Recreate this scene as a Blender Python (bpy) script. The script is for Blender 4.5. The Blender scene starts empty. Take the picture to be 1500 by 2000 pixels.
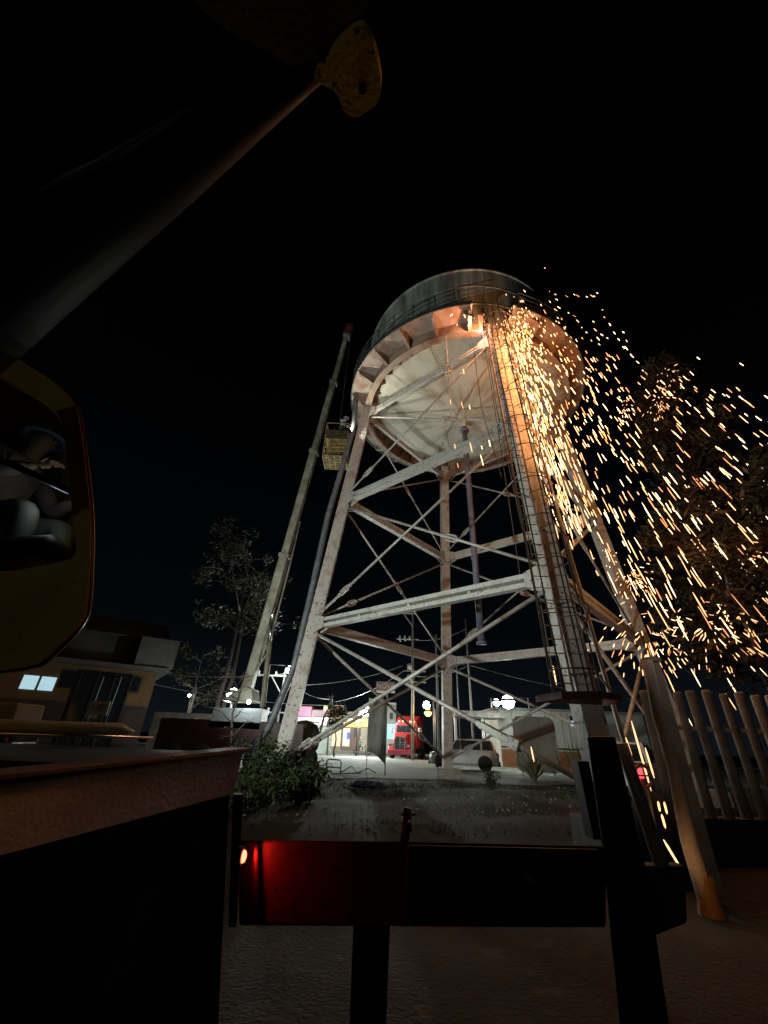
import bpy, bmesh, math, random
from math import sin, cos, pi, radians, atan2, sqrt
from mathutils import Vector as V, Matrix
random.seed(7)
S = bpy.context.scene
col = S.collection
# ---------------------------------------------------------------- camera
F, PT, RL, HC = 791.5, 0.513, 0.0415, 1.5
cam = bpy.data.cameras.new('camera'); co = bpy.data.objects.new('camera', cam); col.objects.link(co)
cam.sensor_fit = 'VERTICAL'; cam.sensor_height = 36; cam.lens = F/2000*36; cam.clip_start = .05; cam.clip_end = 2000
fw = V((0, cos(PT), sin(PT))); up0 = V((0, -sin(PT), cos(PT))); rt0 = V((1, 0, 0))
rt = rt0*cos(RL)+up0*sin(RL); up = up0*cos(RL)-rt0*sin(RL)
M = Matrix((rt, up, -fw)).transposed().to_4x4(); M.translation = V((0, 0, HC)); co.matrix_world = M
S.camera = co
S.render.resolution_x = 768; S.render.resolution_y = 1024
S.view_settings.view_transform = 'Standard'; S.view_settings.look = 'None'; S.view_settings.exposure = 0
# ---------------------------------------------------------------- night sky
W = bpy.data.worlds.new('World'); S.world = W; W.use_nodes = True
nt = W.node_tree; bg = nt.nodes['Background']
tc = nt.nodes.new('ShaderNodeTexCoord'); sx = nt.nodes.new('ShaderNodeSeparateXYZ'); cr = nt.nodes.new('ShaderNodeValToRGB')
nt.links.new(tc.outputs['Generated'], sx.inputs[0]); nt.links.new(sx.outputs['Z'], cr.inputs[0]); nt.links.new(cr.outputs[0], bg.inputs[0])
cr.color_ramp.elements[0].position = 0.0; cr.color_ramp.elements[0].color = (.0042, .0062, .0085, 1)
cr.color_ramp.elements[1].position = .75; cr.color_ramp.elements[1].color = (.00012, .00016, .0002, 1)
e = cr.color_ramp.elements.new(.22); e.color = (.0009, .0015, .0023, 1)
bg.inputs[1].default_value = 1.0
# ---------------------------------------------------------------- pixel helpers (photo pixels, 1500 x 2000)
def ray(u, v):
    a = (u-750)/F; b = (1000-v)/F
    return rt*a+up*b+fw
def PY(u, v, y):
    d = ray(u, v); return V((0, 0, HC))+d*(y/d.y)
def PZ(u, v, z=0):
    d = ray(u, v); return V((0, 0, HC))+d*((z-HC)/d.z)
# ---------------------------------------------------------------- materials
def mat(name, c1, rough=.6, metal=0, c2=None, scale=4, amt=.5, bump=0, bscale=40, stretch=None, emit=None, es=0, c3=None, spec=.5, det=6):
    m = bpy.data.materials.new(name); m.use_nodes = True; n = m.node_tree; L = n.links
    b = n.nodes['Principled BSDF']
    b.inputs['Roughness'].default_value = rough; b.inputs['Metallic'].default_value = metal
    b.inputs['Specular IOR Level'].default_value = spec
    b.inputs['Base Color'].default_value = (*c1, 1)
    t = n.nodes.new('ShaderNodeTexCoord'); mp = n.nodes.new('ShaderNodeMapping'); L.new(t.outputs['Object'], mp.inputs[0])
    if stretch: mp.inputs['Scale'].default_value = stretch
    if c2:
        nz = n.nodes.new('ShaderNodeTexNoise'); nz.inputs['Scale'].default_value = scale; nz.inputs['Detail'].default_value = det; nz.inputs['Roughness'].default_value = .65
        L.new(mp.outputs[0], nz.inputs[0])
        r = n.nodes.new('ShaderNodeValToRGB'); L.new(nz.outputs[0], r.inputs[0])
        r.color_ramp.elements[0].position = max(.02, amt-.12); r.color_ramp.elements[0].color = (*c2, 1)
        r.color_ramp.elements[1].position = min(.98, amt+.12); r.color_ramp.elements[1].color = (*c1, 1)
        outp = r.outputs[0]
        if c3:
            n2 = n.nodes.new('ShaderNodeTexNoise'); n2.inputs['Scale'].default_value = scale*7; n2.inputs['Detail'].default_value = 4
            L.new(mp.outputs[0], n2.inputs[0])
            r2 = n.nodes.new('ShaderNodeValToRGB'); r2.color_ramp.elements[0].position = .33; r2.color_ramp.elements[1].position = .4
            L.new(n2.outputs[0], r2.inputs[0])
            mx = n.nodes.new('ShaderNodeMix'); mx.data_type = 'RGBA'; mx.inputs[6].default_value = (*c3, 1)
            L.new(r2.outputs[0], mx.inputs[0]); L.new(outp, mx.inputs[7]); outp = mx.outputs[2]
        L.new(outp, b.inputs['Base Color'])
        mr = n.nodes.new('ShaderNodeMapRange'); mr.inputs['To Min'].default_value = min(1, rough+.12); mr.inputs['To Max'].default_value = max(.05, rough-.1)
        L.new(nz.outputs[0], mr.inputs[0]); L.new(mr.outputs[0], b.inputs['Roughness'])
    if bump:
        nb = n.nodes.new('ShaderNodeTexNoise'); nb.inputs['Scale'].default_value = bscale; nb.inputs['Detail'].default_value = 5
        L.new(t.outputs['Object'], nb.inputs[0])
        bp = n.nodes.new('ShaderNodeBump'); bp.inputs['Strength'].default_value = bump; bp.inputs['Distance'].default_value = .02
        L.new(nb.outputs[0], bp.inputs['Height']); L.new(bp.outputs[0], b.inputs['Normal'])
    if emit:
        b.inputs['Emission Color'].default_value = (*emit, 1); b.inputs['Emission Strength'].default_value = es
    return m
RUST = (.11, .045, .02)
m_leg = mat('weathered_paint', (.40, .37, .35), .55, .1, (.22, .13, .09), 1.6, .38, .3, 25, c3=RUST)
m_strut = mat('pale_steel_paint', (.46, .45, .43), .5, .1, (.27, .2, .15), 2.2, .36, .2, 30, c3=RUST)
m_rod = mat('rod_paint', (.44, .42, .40), .5, .2, (.22, .14, .1), 3, .4, 0, c3=RUST)
m_ring = mat('ring_paint', (.33, .25, .2), .6, .1, (.18, .09, .05), 1.2, .45, .3, 20)
m_floor = mat('balcony_paint', (.38, .30, .26), .6, .1, (.2, .1, .06), 1.1, .45, .3, 20)
m_shell = mat('tank_shell_paint', (.38, .41, .37), .6, .1, (.13, .13, .11), .9, .48, .2, 20, stretch=(2.2, 2.2, .18))
m_rail = mat('rail_dark_paint', (.07, .09, .09), .5, .3, (.05, .03, .02), 4, .45)
m_ladder = mat('ladder_steel', (.20, .17, .15), .5, .4, (.12, .05, .03), 5, .5)
m_cage = mat('cage_steel', (.10, .07, .055), .55, .4, (.05, .03, .02), 5, .5)
m_pipe = mat('riser_blue_violet', (.12, .125, .19), .5, .1, (.06, .06, .09), 3, .4)
m_conc = mat('concrete', (.30, .29, .27), .9, 0, (.19, .18, .16), 2, .5, .6, 30)
m_black = mat('black_steel', (.012, .011, .011), .5, .2, (.02, .014, .012), 5, .5)
m_rubber = mat('rubber', (.015, .015, .016), .85)
m_hose = mat('hose_dark', (.05, .05, .055), .45, 0, (.03, .03, .03), 4, .5)
m_glass_dark = mat('dark_glass', (.012, .014, .017), .08, 0, spec=.8)
m_chrome = mat('chrome', (.65, .65, .66), .18, 1)
# radial stain material for the tank bottom
def bottom_mat():
    m = mat('tank_bottom_paint', (.42, .40, .35), .55, .05); n = m.node_tree; L = n.links; b = n.nodes['Principled BSDF']
    t = n.nodes.new('ShaderNodeTexCoord'); s = n.nodes.new('ShaderNodeSeparateXYZ'); L.new(t.outputs['Object'], s.inputs[0])
    at = n.nodes.new('ShaderNodeMath'); at.operation = 'ARCTAN2'; L.new(s.outputs['Y'], at.inputs[0]); L.new(s.outputs['X'], at.inputs[1])
    ln = n.nodes.new('ShaderNodeVectorMath'); ln.operation = 'LENGTH'; L.new(t.outputs['Object'], ln.inputs[0])
    cb = n.nodes.new('ShaderNodeCombineXYZ'); L.new(at.outputs[0], cb.inputs[0]); 
    ml = n.nodes.new('ShaderNodeMath'); ml.operation = 'MULTIPLY'; ml.inputs[1].default_value = .12; L.new(ln.outputs['Value'], ml.inputs[0]); L.new(ml.outputs[0], cb.inputs[1])
    n1 = n.nodes.new('ShaderNodeTexNoise'); n1.inputs['Scale'].default_value = 5; n1.inputs['Detail'].default_value = 6; L.new(cb.outputs[0], n1.inputs[0])
    n2 = n.nodes.new('ShaderNodeTexNoise'); n2.inputs['Scale'].default_value = .9; n2.inputs['Detail'].default_value = 8; L.new(t.outputs['Object'], n2.inputs[0])
    ad = n.nodes.new('ShaderNodeMath'); ad.operation = 'ADD'; L.new(n1.outputs[0], ad.inputs[0]); L.new(n2.outputs[0], ad.inputs[1])
    r = n.nodes.new('ShaderNodeValToRGB'); L.new(ad.outputs[0], r.inputs[0]); r.color_ramp.elements[0].position = .38
    hf = n.nodes.new('ShaderNodeMath'); hf.operation = 'MULTIPLY'; hf.inputs[1].default_value = .5; L.new(ad.outputs[0], hf.inputs[0]); L.new(hf.outputs[0], r.inputs[0])
    r.color_ramp.elements[0].color = (.33, .28, .21, 1); r.color_ramp.elements[1].position = .54; r.color_ramp.elements[1].color = (.50, .48, .41, 1)
    L.new(r.outputs[0], b.inputs['Base Color'])
    return m
m_bottom = bottom_mat()
def leaf_mat(name, c1, c2):
    m = mat(name, c1, .6, 0, c2, .8, .5); m.node_tree.nodes['Principled BSDF'].inputs['Specular IOR Level'].default_value = .25
    return m
m_leaf = leaf_mat('leaf_green', (.036, .052, .018), (.02, .032, .012))
m_leafd = leaf_mat('leaf_olive', (.05, .048, .026), (.025, .026, .013))
m_leafb = leaf_mat('leaf_brown', (.052, .037, .018), (.02, .017, .009))
m_bark = mat('bark', (.10, .08, .065), .9, 0, (.06, .045, .035), 6, .5, .6, 15)
def em(name, c, s):
    m = bpy.data.materials.new(name); m.use_nodes = True; b = m.node_tree.nodes['Principled BSDF']
    b.inputs['Base Color'].default_value = (*[min(1, x) for x in c], 1); b.inputs['Emission Color'].default_value = (*c, 1); b.inputs['Emission Strength'].default_value = s
    m.cycles.emission_sampling = 'NONE'
    return m
# ---------------------------------------------------------------- mesh helpers
class MB:
    def __init__(s): s.v = []; s.f = []
    def add(s, vs, fs):
        o = len(s.v); s.v += [V(a) for a in vs]; s.f += [tuple(i+o for i in f) for f in fs]; return s
    def hexa(s, b, t):     # four bottom, four top points
        return s.add(list(b)+list(t), [(3, 2, 1, 0), (4, 5, 6, 7), (0, 1, 5, 4), (1, 2, 6, 5), (2, 3, 7, 6), (3, 0, 4, 7)])
    def box(s, x0, x1, y0, y1, z0, z1):
        return s.hexa([(x0, y0, z0), (x1, y0, z0), (x1, y1, z0), (x0, y1, z0)], [(x0, y0, z1), (x1, y0, z1), (x1, y1, z1), (x0, y1, z1)])
    def bar(s, a, b, w, h, upv=(0, 0, 1), off=(0, 0)):   # rectangular bar a->b, w sideways, h along upv
        a = V(a); b = V(b); d = (b-a).normalized(); side = d.cross(V(upv)).normalized(); u = side.cross(d)
        o = side*off[0]+u*off[1]
        c = [(-w/2, -h/2), (w/2, -h/2), (w/2, h/2), (-w/2, h/2)]
        return s.hexa([a+o+side*x+u*y for x, y in c], [b+o+side*x+u*y for x, y in c])
    def tube(s, pts, r, n=8, cap=True):
        pts = [V(p) for p in pts]; rr = r if isinstance(r, (list, tuple)) else [r]*len(pts); vs = []
        d0 = (pts[1]-pts[0]).normalized(); ref = V((0, 0, 1)) if abs(d0.z) < .9 else V((1, 0, 0))
        side = d0.cross(ref).normalized()
        for i, p in enumerate(pts):
            d = (pts[min(i+1, len(pts)-1)]-pts[max(i-1, 0)]).normalized()
            side = (side-d*side.dot(d)).normalized(); u = d.cross(side)
            vs += [p+(side*cos(2*pi*k/n)+u*sin(2*pi*k/n))*rr[i] for k in range(n)]
        fs = [(i*n+k, i*n+(k+1) % n, (i+1)*n+(k+1) % n, (i+1)*n+k) for i in range(len(pts)-1) for k in range(n)]
        if cap: fs += [tuple(range(n))[::-1], tuple((len(pts)-1)*n+k for k in range(n))]
        return s.add(vs, fs)
    def lathe(s, prof, n=32, c=(0, 0, 0), a0=0, a1=2*pi, axis='z'):
        full = abs(a1-a0-2*pi) < 1e-6; m = n if full else n+1; vs = []
        for k in range(m):
            a = a0+(a1-a0)*k/n
            for r, z in prof:
                p = (r*cos(a), r*sin(a), z)
                if axis == 'y': p = (p[0], p[2], p[1])
                if axis == 'x': p = (p[2], p[0], p[1])
                vs.append(V(c)+V(p))
        q = len(prof); fs = []
        for k in range(n):
            for i in range(q-1):
                fs.append((k*q+i, ((k+1) % m)*q+i, ((k+1) % m)*q+i+1, k*q+i+1))
        return s.add(vs, fs)
    def ring(s, R, z, w, h, n=96, c=(0, 0, 0)):
        return s.lathe([(R-w/2, z-h/2), (R+w/2, z-h/2), (R+w/2, z+h/2), (R-w/2, z+h/2), (R-w/2, z-h/2)], n, c)
    def prism(s, poly, d):   # polygon extruded along vector d
        poly = [V(p) for p in poly]; n = len(poly); d = V(d)
        return s.add(poly+[p+d for p in poly], [tuple(range(n))[::-1], tuple(range(n, 2*n))]+[(i, (i+1) % n, n+(i+1) % n, n+i) for i in range(n)])
    def quad(s, a, b, c, d): return s.add([a, b, c, d], [(0, 1, 2, 3)])
    def build(s, name, m, parent=None, smooth=False, bevel=0, origin=None):
        o0 = V((0, 0, 0))
        p = parent
        while p is not None: o0 += p.location; p = p.parent
        if parent is None and origin is not None: o0 = V(origin)
        me = bpy.data.meshes.new(name); me.from_pydata([v-o0 for v in s.v], [], s.f); me.update()
        bm = bmesh.new(); bm.from_mesh(me); bmesh.ops.recalc_face_normals(bm, faces=bm.faces); bm.to_mesh(me); bm.free()
        o = bpy.data.objects.new(name, me); col.objects.link(o)
        if parent is not None: o.parent = parent
        else: o.location = o0
        for mm in (m if isinstance(m, (list, tuple)) else [m]): me.materials.append(mm)
        if smooth:
            for f in me.polygons: f.use_smooth = True
        if bevel:
            b = o.modifiers.new('bevel', 'BEVEL'); b.width = bevel; b.segments = 2; b.limit_method = 'ANGLE'
        return o
def tag(o, label=None, cat=None, group=None, kind=None):
    if label: o['label'] = label
    if cat: o['category'] = cat
    if group: o['group'] = group
    if kind: o['kind'] = kind
    return o
def thing(name, loc, label, cat, group=None):
    o = bpy.data.objects.new(name, None); o.empty_display_size = .2; col.objects.link(o); o.location = loc
    return tag(o, label, cat, group)
def light(name, loc, c, p, r=.1, spot=None, tgt=None, parent=None, blend=.3):
    l = bpy.data.lights.new(name, 'SPOT' if spot else 'POINT'); l.color = c; l.energy = p; l.shadow_soft_size = r
    if spot: l.spot_size = radians(spot); l.spot_blend = blend
    o = bpy.data.objects.new(name, l); col.objects.link(o)
    o.location = V(loc)-(parent.location if parent else V((0, 0, 0)))
    if tgt: o.rotation_euler = (V(tgt)-V(loc)).to_track_quat('-Z', 'Y').to_euler()
    if parent: o.parent = parent
    return o
def textobj(name, s, size, m, parent, loc, rot, ext=.004):
    c = bpy.data.curves.new(name, 'FONT'); c.body = s; c.size = size; c.extrude = ext; c.align_x = 'CENTER'; c.align_y = 'CENTER'
    t = bpy.data.objects.new(name, c); me = bpy.data.meshes.new_from_object(t); bpy.data.objects.remove(t)
    o = bpy.data.objects.new(name, me); col.objects.link(o); me.materials.append(m)
    o0 = V((0, 0, 0)); p = parent
    while p is not None: o0 += p.location; p = p.parent
    o.parent = parent; o.location = V(loc)-o0; o.rotation_euler = rot
    return o
# ================================================================ GROUND
m_dirt = mat('dirt', (.024, .019, .014), .95, 0, (.007, .006, .005), .55, .5, .8, 26, c3=(.035, .03, .02))
m_plaza = mat('worn_concrete', (.21, .21, .19), .9, 0, (.13, .13, .115), .35, .5, .5, 12)
m_road = mat('asphalt', (.10, .105, .10), .75, 0, (.07, .07, .068), .6, .5, .4, 30)
g = MB()
N = 60
xs = [-400, -200, -100, -60]+[-40+i*1.0 for i in range(71)]+[45, 70, 120, 250, 500]
ys = [-60, -30, -15]+[-8+i*.6 for i in range(50)]+[24, 30, 45, 70, 120, 250, 600]
rg = random.Random(3)
hts = {}
def gh(x, y): 
    if abs(x) > 25 or y > 20.5 or y < -6: return 0
    return .035*sin(x*1.3+y*.7)+.03*sin(x*.6-y*1.9+2)+.02*sin(3.1*x+1.7*y)-.03+rg.uniform(-.015, .015)
vs = [(x, y, gh(x, y)) for y in ys for x in xs]; nx = len(xs)
g.add(vs, [(j*nx+i, j*nx+i+1, (j+1)*nx+i+1, (j+1)*nx+i) for j in range(len(ys)-1) for i in range(nx-1)])
tag(g.build('ground', m_dirt, smooth=True), 'dark packed dirt ground around the water tower', 'ground', kind='structure')
# plaza with an irregular front edge
pe = []
for i in range(61):
    x = -45+i*1.5; y = 21.4+.5*sin(x*.9)+.35*sin(x*2.3+1)+rg.uniform(-.25, .25)
    if x > 8: y += min(4, (x-8)*.5)
    pe.append((x, y))
g = MB()
for i in range(60):
    g.quad((*pe[i], .022), (*pe[i+1], .022), (pe[i+1][0], 46, .022), (pe[i][0], 46, .022))
tag(g.build('plaza', m_plaza), 'pale worn concrete yard behind the tower', 'pavement', kind='structure')
g = MB(); g.box(-90, 90, 46, 60, -.1, .016)
tag(g.build('road', m_road), 'grey asphalt street in front of the lit shops', 'road', kind='structure')
g = MB(); g.box(-90, 90, 60, 62.4, -.1, .14)
tag(g.build('pavement', m_conc), 'raised far pavement below the lit shops', 'pavement', kind='structure')
# ================================================================ WATER TOWER
TX, TY, TH = 4.013, 16.205, radians(3.05)
RB, RT, H, Z1, Z2 = 7.225, 5.08, 16.73, 5.29, 10.93
ANG = {'A': pi, 'B': -pi/2, 'C': pi/2, 'D': 0}
def T(n, z, rad=None, da=0):
    a = ANG.get(n, n if not isinstance(n, str) else 0)+TH+da; r = RB+(RT-RB)*z/H if rad is None else rad
    return V((TX+r*cos(a), TY+r*sin(a), z))
tw = thing('water_tower', (TX, TY, 0), 'tall pale rusty steel water tower on four battered legs with round tank and caged ladder', 'water tower')
LW = .46
for n in 'ABCD':
    a = ANG[n]+TH; rad = V((cos(a), sin(a), 0))
    p0, p1 = T(n, .35), T(n, H+.2)
    m = MB(); m.bar(p0, p1, LW, LW, rad)
    for k in range(1, 8):
        q = p0.lerp(p1, k/8); d = (p1-p0).normalized(); m.bar(q-d*.04, q+d*.04, LW+.02, LW+.02, rad)
    for k in range(36):   # rivets rows on the outer faces
        q = p0.lerp(p1, (k+.5)/36); d = (p1-p0).normalized(); sd = d.cross(rad).normalized()
        for s_ in (-1, 1):
            for c_ in (rad, -sd, sd):
                t_ = sd if c_ is rad else rad
                m.bar(q+c_*(LW/2-.005)+t_*s_*LW*.36, q+c_*(LW/2+.014)+t_*s_*LW*.36, .035, .035, d)
    m.build('leg', m_leg, tw)
    m = MB(); c = T(n, 0)
    m.box(c.x-.6, c.x+.6, c.y-.6, c.y+.6, -.2, .42); m.build('footing', m_conc, tw, bevel=.03)
    m = MB(); m.bar((c.x, c.y, .421), (c.x, c.y, .47), .75, .75, (1, 0, 0)); m.build('base_plate', m_leg, tw)
FACES = [('A', 'B'), ('A', 'C'), ('C', 'D'), ('B', 'D')]
def strut(n1, n2, z, h=.36, w=.24):
    a, b = T(n1, z), T(n2, z); d = (b-a).normalized(); a = a+d*LW*.45; b = b-d*LW*.45
    m = MB()
    m.bar(a, b, w, .13 if h > .3 else .08, off=(0, h/2-.065 if h > .3 else h/2-.04)); m.bar(a, b, w, .13 if h > .3 else .08, off=(0, -h/2+.065 if h > .3 else -h/2+.04))
    if (n1, n2) == ('A', 'B'):
        for k in range(5):
            q = a.lerp(b, k/4); m.bar(q-d*.05, q+d*.05, w*.2, h-.1)
    else: m.bar(a, b, w*.7, h-.2)
    m.build('horizontal_strut', m_strut, tw)
    for e_, s_ in ((a, 1), (b, -1)):   # gusset plates at the nodes
        m = MB(); sd = d.cross(V((0, 0, 1)))
        for q in (-1, 1):
            o = sd*q*(w/2+.012)
            m.prism([e_+o+V((0, 0, .38))-d*s_*.05, e_+o+V((0, 0, -.38))-d*s_*.05, e_+o+d*s_*.5+V((0, 0, -.19)), e_+o+d*s_*.5+V((0, 0, .19))], sd*q*.02)
        m.build('gusset_plate', m_leg, tw)
for f in FACES:
    strut(*f, Z1); strut(*f, Z2); strut(*f, H-.55, .24, .16)
def rod(p, q, r, tb=.25, tl=.55, big=False):
    d = (q-p).normalized()
    m = MB(); m.tube([p, q], r, 8)
    o = m.build('tie_rod', m_rod, tw, smooth=True)
    c = p.lerp(q, tb); sd = d.cross(V((0, 0, 1))).normalized(); k = 1.4 if big else 1
    m = MB(); u = sd.cross(d); w = .1*k
    pts = [c-d*tl/2*k, c-d*tl*.32*k+u*w, c+d*tl*.32*k+u*w, c+d*tl/2*k]
    m.tube(pts, .035*k, 6); m.tube([c-d*tl/2*k, c-d*tl*.32*k-u*w, c+d*tl*.32*k-u*w, c+d*tl/2*k], .035*k, 6)
    m.tube([c-d*tl*.62*k, c-d*tl*.36*k], .07*k, 8); m.tube([c+d*tl*.36*k, c+d*tl*.62*k], .07*k, 8)
    if big:
        m = MB(); m.bar(c-d*.5, c+d*.4, .19, .16); m.bar(c+d*.28, c+d*.56, .24, .24); m.bar(c-d*.6, c-d*.5, .13, .13)
    m.build('turnbuckle', m_strut if big else m_rod, o, smooth=not big, bevel=.02 if big else 0)
    return o
def off(f, s):
    a, b = T(f[0], 0), T(f[1], 0); d = (b-a).normalized(); return d.cross(V((0, 0, 1)))*s
for f in FACES:
    for (za, zb, r) in ((.75, Z1-.25, .06), (Z1+.25, Z2-.25, .045), (Z2+.25, H-.6, .04)):
        i, j = f
        e0 = off(f, .05); tb1 = .2 if f != ('A', 'B') else .17
        rod(T(i, za)+e0, T(j, zb)+e0, r, tb1 if zb > 6 else .13)
        rod(T(i, zb)-e0, T(j, za)-e0, r, (.65 if f == ('A', 'B') else .5) if zb > 6 else .775, big=(f == ('A', 'B') and zb < 6))
C0 = (TX, TY, 0)
# ring girder with flanges
m = MB(); m.lathe([(RT-.02, 16.62), (RT+.02, 16.62), (RT+.02, 17.3), (RT-.02, 17.3), (RT-.02, 16.62)], 96, C0); m.ring(RT, 16.6, .3, .04, 96, C0)
m.build('ring_girder', m_ring, tw)
m = MB()
m.lathe([(RT-.02, 17.28), (4.3, 17.08), (3.4, 16.86), (2.4, 16.68), (1.2, 16.56), (.02, 16.52)], 96, C0)
ob = m.build('tank_bottom', m_bottom, tw, smooth=True)
m = MB()
for k in range(12):
    a = 2*pi*k/12; pr = [(4.9, 17.205), (4.3, 17.072), (3.4, 16.852), (2.4, 16.672), (1.2, 16.556), (.3, 16.516)]
    m.tube([V((TX+r*cos(a), TY+r*sin(a), z)) for r, z in pr], .01, 5)
m.build('weld_seams', m_bottom, tw)
m = MB(); zt = 21.15
m.lathe([(RT+.03, 17.3), (RT+.03, zt), (RT+.09, zt), (RT+.09, zt+.08), (RT-.02, zt+.08)], 96, C0)
for z in (18.6, 19.9): m.ring(RT+.035, z, .03, .05, 96, C0)
m.build('tank_shell', m_shell, tw, smooth=False)
m = MB()
for k in range(10):
    a = 2*pi*k/10+.35; m.bar(V((TX+5.12*cos(a), TY+5.12*sin(a), 17.4)), V((TX+5.12*cos(a), TY+5.12*sin(a), zt)), .07, .03, (cos(a), sin(a), 0))
m.build('shell_seams', m_shell, tw)
m = MB(); m.lathe([(RT+.05, zt+.08), (2.5, zt+.9), (.02, zt+1.3)], 64, C0); m.build('roof', m_shell, tw, smooth=True)
# balcony floor, a gap where it is being cut away next to the ladder
RO = 6.0; GAP0, GAP1 = radians(-97), radians(-80)
m = MB(); m.lathe([(RT+.03, 17.3), (RO, 17.3), (RO, 17.34), (RT+.03, 17.34), (RT+.03, 17.3)], 100, C0, GAP1, GAP0+2*pi)
m.build('balcony_floor', m_floor, tw)
m = MB(); m.lathe([(RO, 17.22), (RO+.04, 17.22), (RO+.04, 17.44), (RO, 17.44), (RO, 17.22)], 100, C0, GAP1, GAP0+2*pi); m.build('kick_plate', m_rail, tw)
for k in range(24):
    a = radians(-90+15*k+7)
    if GAP0 < a < GAP1 or GAP0 < a-2*pi < GAP1: continue
    c, s = cos(a), sin(a); n_ = V((-s, c, 0))*.02
    P = lambda r, z: V((TX+r*c, TY+r*s, z))
    m = MB(); m.prism([P(RT+.03, 16.68), P(RO-.1, 17.02), P(RO-.02, 17.29), P(RT+.03, 17.29)], n_)
    m.bar(P(RT+.03, 16.67), P(RO-.1, 17.01), .14, .02, (0, 0, 1)); m.build('bracket', m_ring, tw)
for k in range(40):
    a = radians(9*k+3); c, s = cos(a), sin(a); n_ = V((-s, c, 0))*.02
    P = lambda r, z: V((TX+r*c, TY+r*s, z))
    m = MB(); m.prism([P(RT-.025, 16.63), P(RT-.025, 17.26), P(RT-.6, 17.12)], n_); m.build('gusset', m_ring, tw)
m = MB()
for z, r in ((18.3, .028), (17.98, .02), (17.66, .02)):
    pts = [V((TX+RO*cos(a), TY+RO*sin(a), z)) for a in [GAP1+.04+(2*pi-(GAP1-GAP0)-.08)*i/110 for i in range(111)]]
    m.tube(pts, r, 6)
for k in range(36):
    a = radians(-78+k*9.6)
    m.tube([V((TX+RO*cos(a), TY+RO*sin(a), 17.3)), V((TX+RO*cos(a), TY+RO*sin(a), 18.3))], .025, 6)
m.build('railing', m_rail, tw, smooth=True)
# torn sheets hanging around the cut
for k, (a, r, l, w_, tl) in enumerate([(-99, 5.7, .7, .35, .3), (-93, 5.45, 1.0, .25, -.4), (-84, 5.8, .9, .4, .5), (-77, 5.9, .5, .5, -.3), (-70, 5.7, .6, .3, .4)]):
    a = radians(a); c, s = cos(a), sin(a); p = V((TX+r*c, TY+r*s, 17.3)); t_ = V((-s, c, 0))
    m = MB(); m.prism([p-t_*w_/2, p+t_*w_/2, p+t_*(w_/2+tl*.3)-V((0, 0, l))+V((c, s, 0))*tl*.4, p-t_*w_*.2-V((0, 0, l*.7))+V((c, s, 0))*tl*.5], V((c, s, 0))*.015)
    m.build('torn_plate', m_ring, tw)
# caged ladder on the near leg
B0, B1 = T('B', 2.35), T('B', 16.9); bd = (B1-B0).normalized(); br = V((cos(-pi/2+TH), sin(-pi/2+TH), 0)); bs = V((1, 0, 0))
LO = lambda t_: br*.45+bs*(-.62+.36*t_)
lo = LO(1)
m = MB()
for s_ in (-.2, .2): m.tube([B0+LO(0)+bs*s_, B1+LO(1)+bs*s_+V((0, 0, .8))], .025, 6)
nr = 48
for k in range(nr):
    q = B0.lerp(B1, k/nr)+LO(k/nr); m.tube([q-bs*.2, q+bs*.2], .013, 5)
lad = m.build('ladder', m_ladder, tw, smooth=True)
for k in range(9):
    q = B0.lerp(B1, (k+.3)/9); lo = LO((k+.3)/9)
    for s_ in (-.2, .2):
        m = MB(); m.bar(q+br*.2+bs*max(-.22, s_-.3), q+lo+bs*s_, .04, .012); m.build('standoff', m_ladder, tw)
for k in range(12):
    q = B0.lerp(B1, (k+.4)/12)+LO((k+.4)/12)
    pts = [q+bs*(.2)]+[q+br*.42+bs*(.42*cos(t)+.05)+br*.42*sin(t) for t in [(-.35+i*(pi+.7)/14) for i in range(15)]]+[q-bs*.2]
    m = MB()
    m.tube(pts, .015, 5)
    m.build('cage_hoop', m_cage, tw, smooth=True)
for t in (-.3, .5, pi/2, 2.6, pi+.3):
    m = MB(); o_ = br*.42+bs*(.42*cos(t)+.05)+br*.42*sin(t); m.bar(B0+o_+LO(0), B1+o_+LO(1)+V((0, 0, .3)), .034, .012, br); m.build('cage_strip', m_cage, tw)
# flat guard platform closing the cage foot
q = B0+LO(0)
m = MB(); m.prism([q+V((-.5, .2, -.06)), q+V((-.35, -.75, -.06)), q+V((.2, -1.0, -.06)), q+V((.75, -.7, -.06)), q+V((.95, .3, -.06))], (0, 0, .07))
for a_, b_ in (((-.5, .2), (-.35, -.75)), ((-.35, -.75), (.2, -1.0)), ((.2, -1.0), (.75, -.7)), ((.75, -.7), (.95, .3))):
    m.bar(q+V((*a_, 0)), q+V((*b_, 0)), .05, .12)
m.build('cage_platform', mat('maroon_plate', (.12, .035, .03), .6, .1, (.05, .02, .015), 4, .5), tw)
# second vertical conduit and cross lacing right of the near leg
m = MB(); m.tube([T('B', 1)+V((.75, .3, 0)), T('B', 16.5)+V((.75, .3, 0))], .05, 6); m.build('conduit', m_rod, tw)
m = MB()
for k in range(14):
    z = 2.5+k*1.0; s_ = 1 if k % 2 else 0
    m.bar(T('B', z)+V((.25 if s_ else .75, .15, 0)), T('B', z+1)+V((.75 if s_ else .25, .15, 0)), .04, .04)
m.build('lacing', m_ring, tw)
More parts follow.
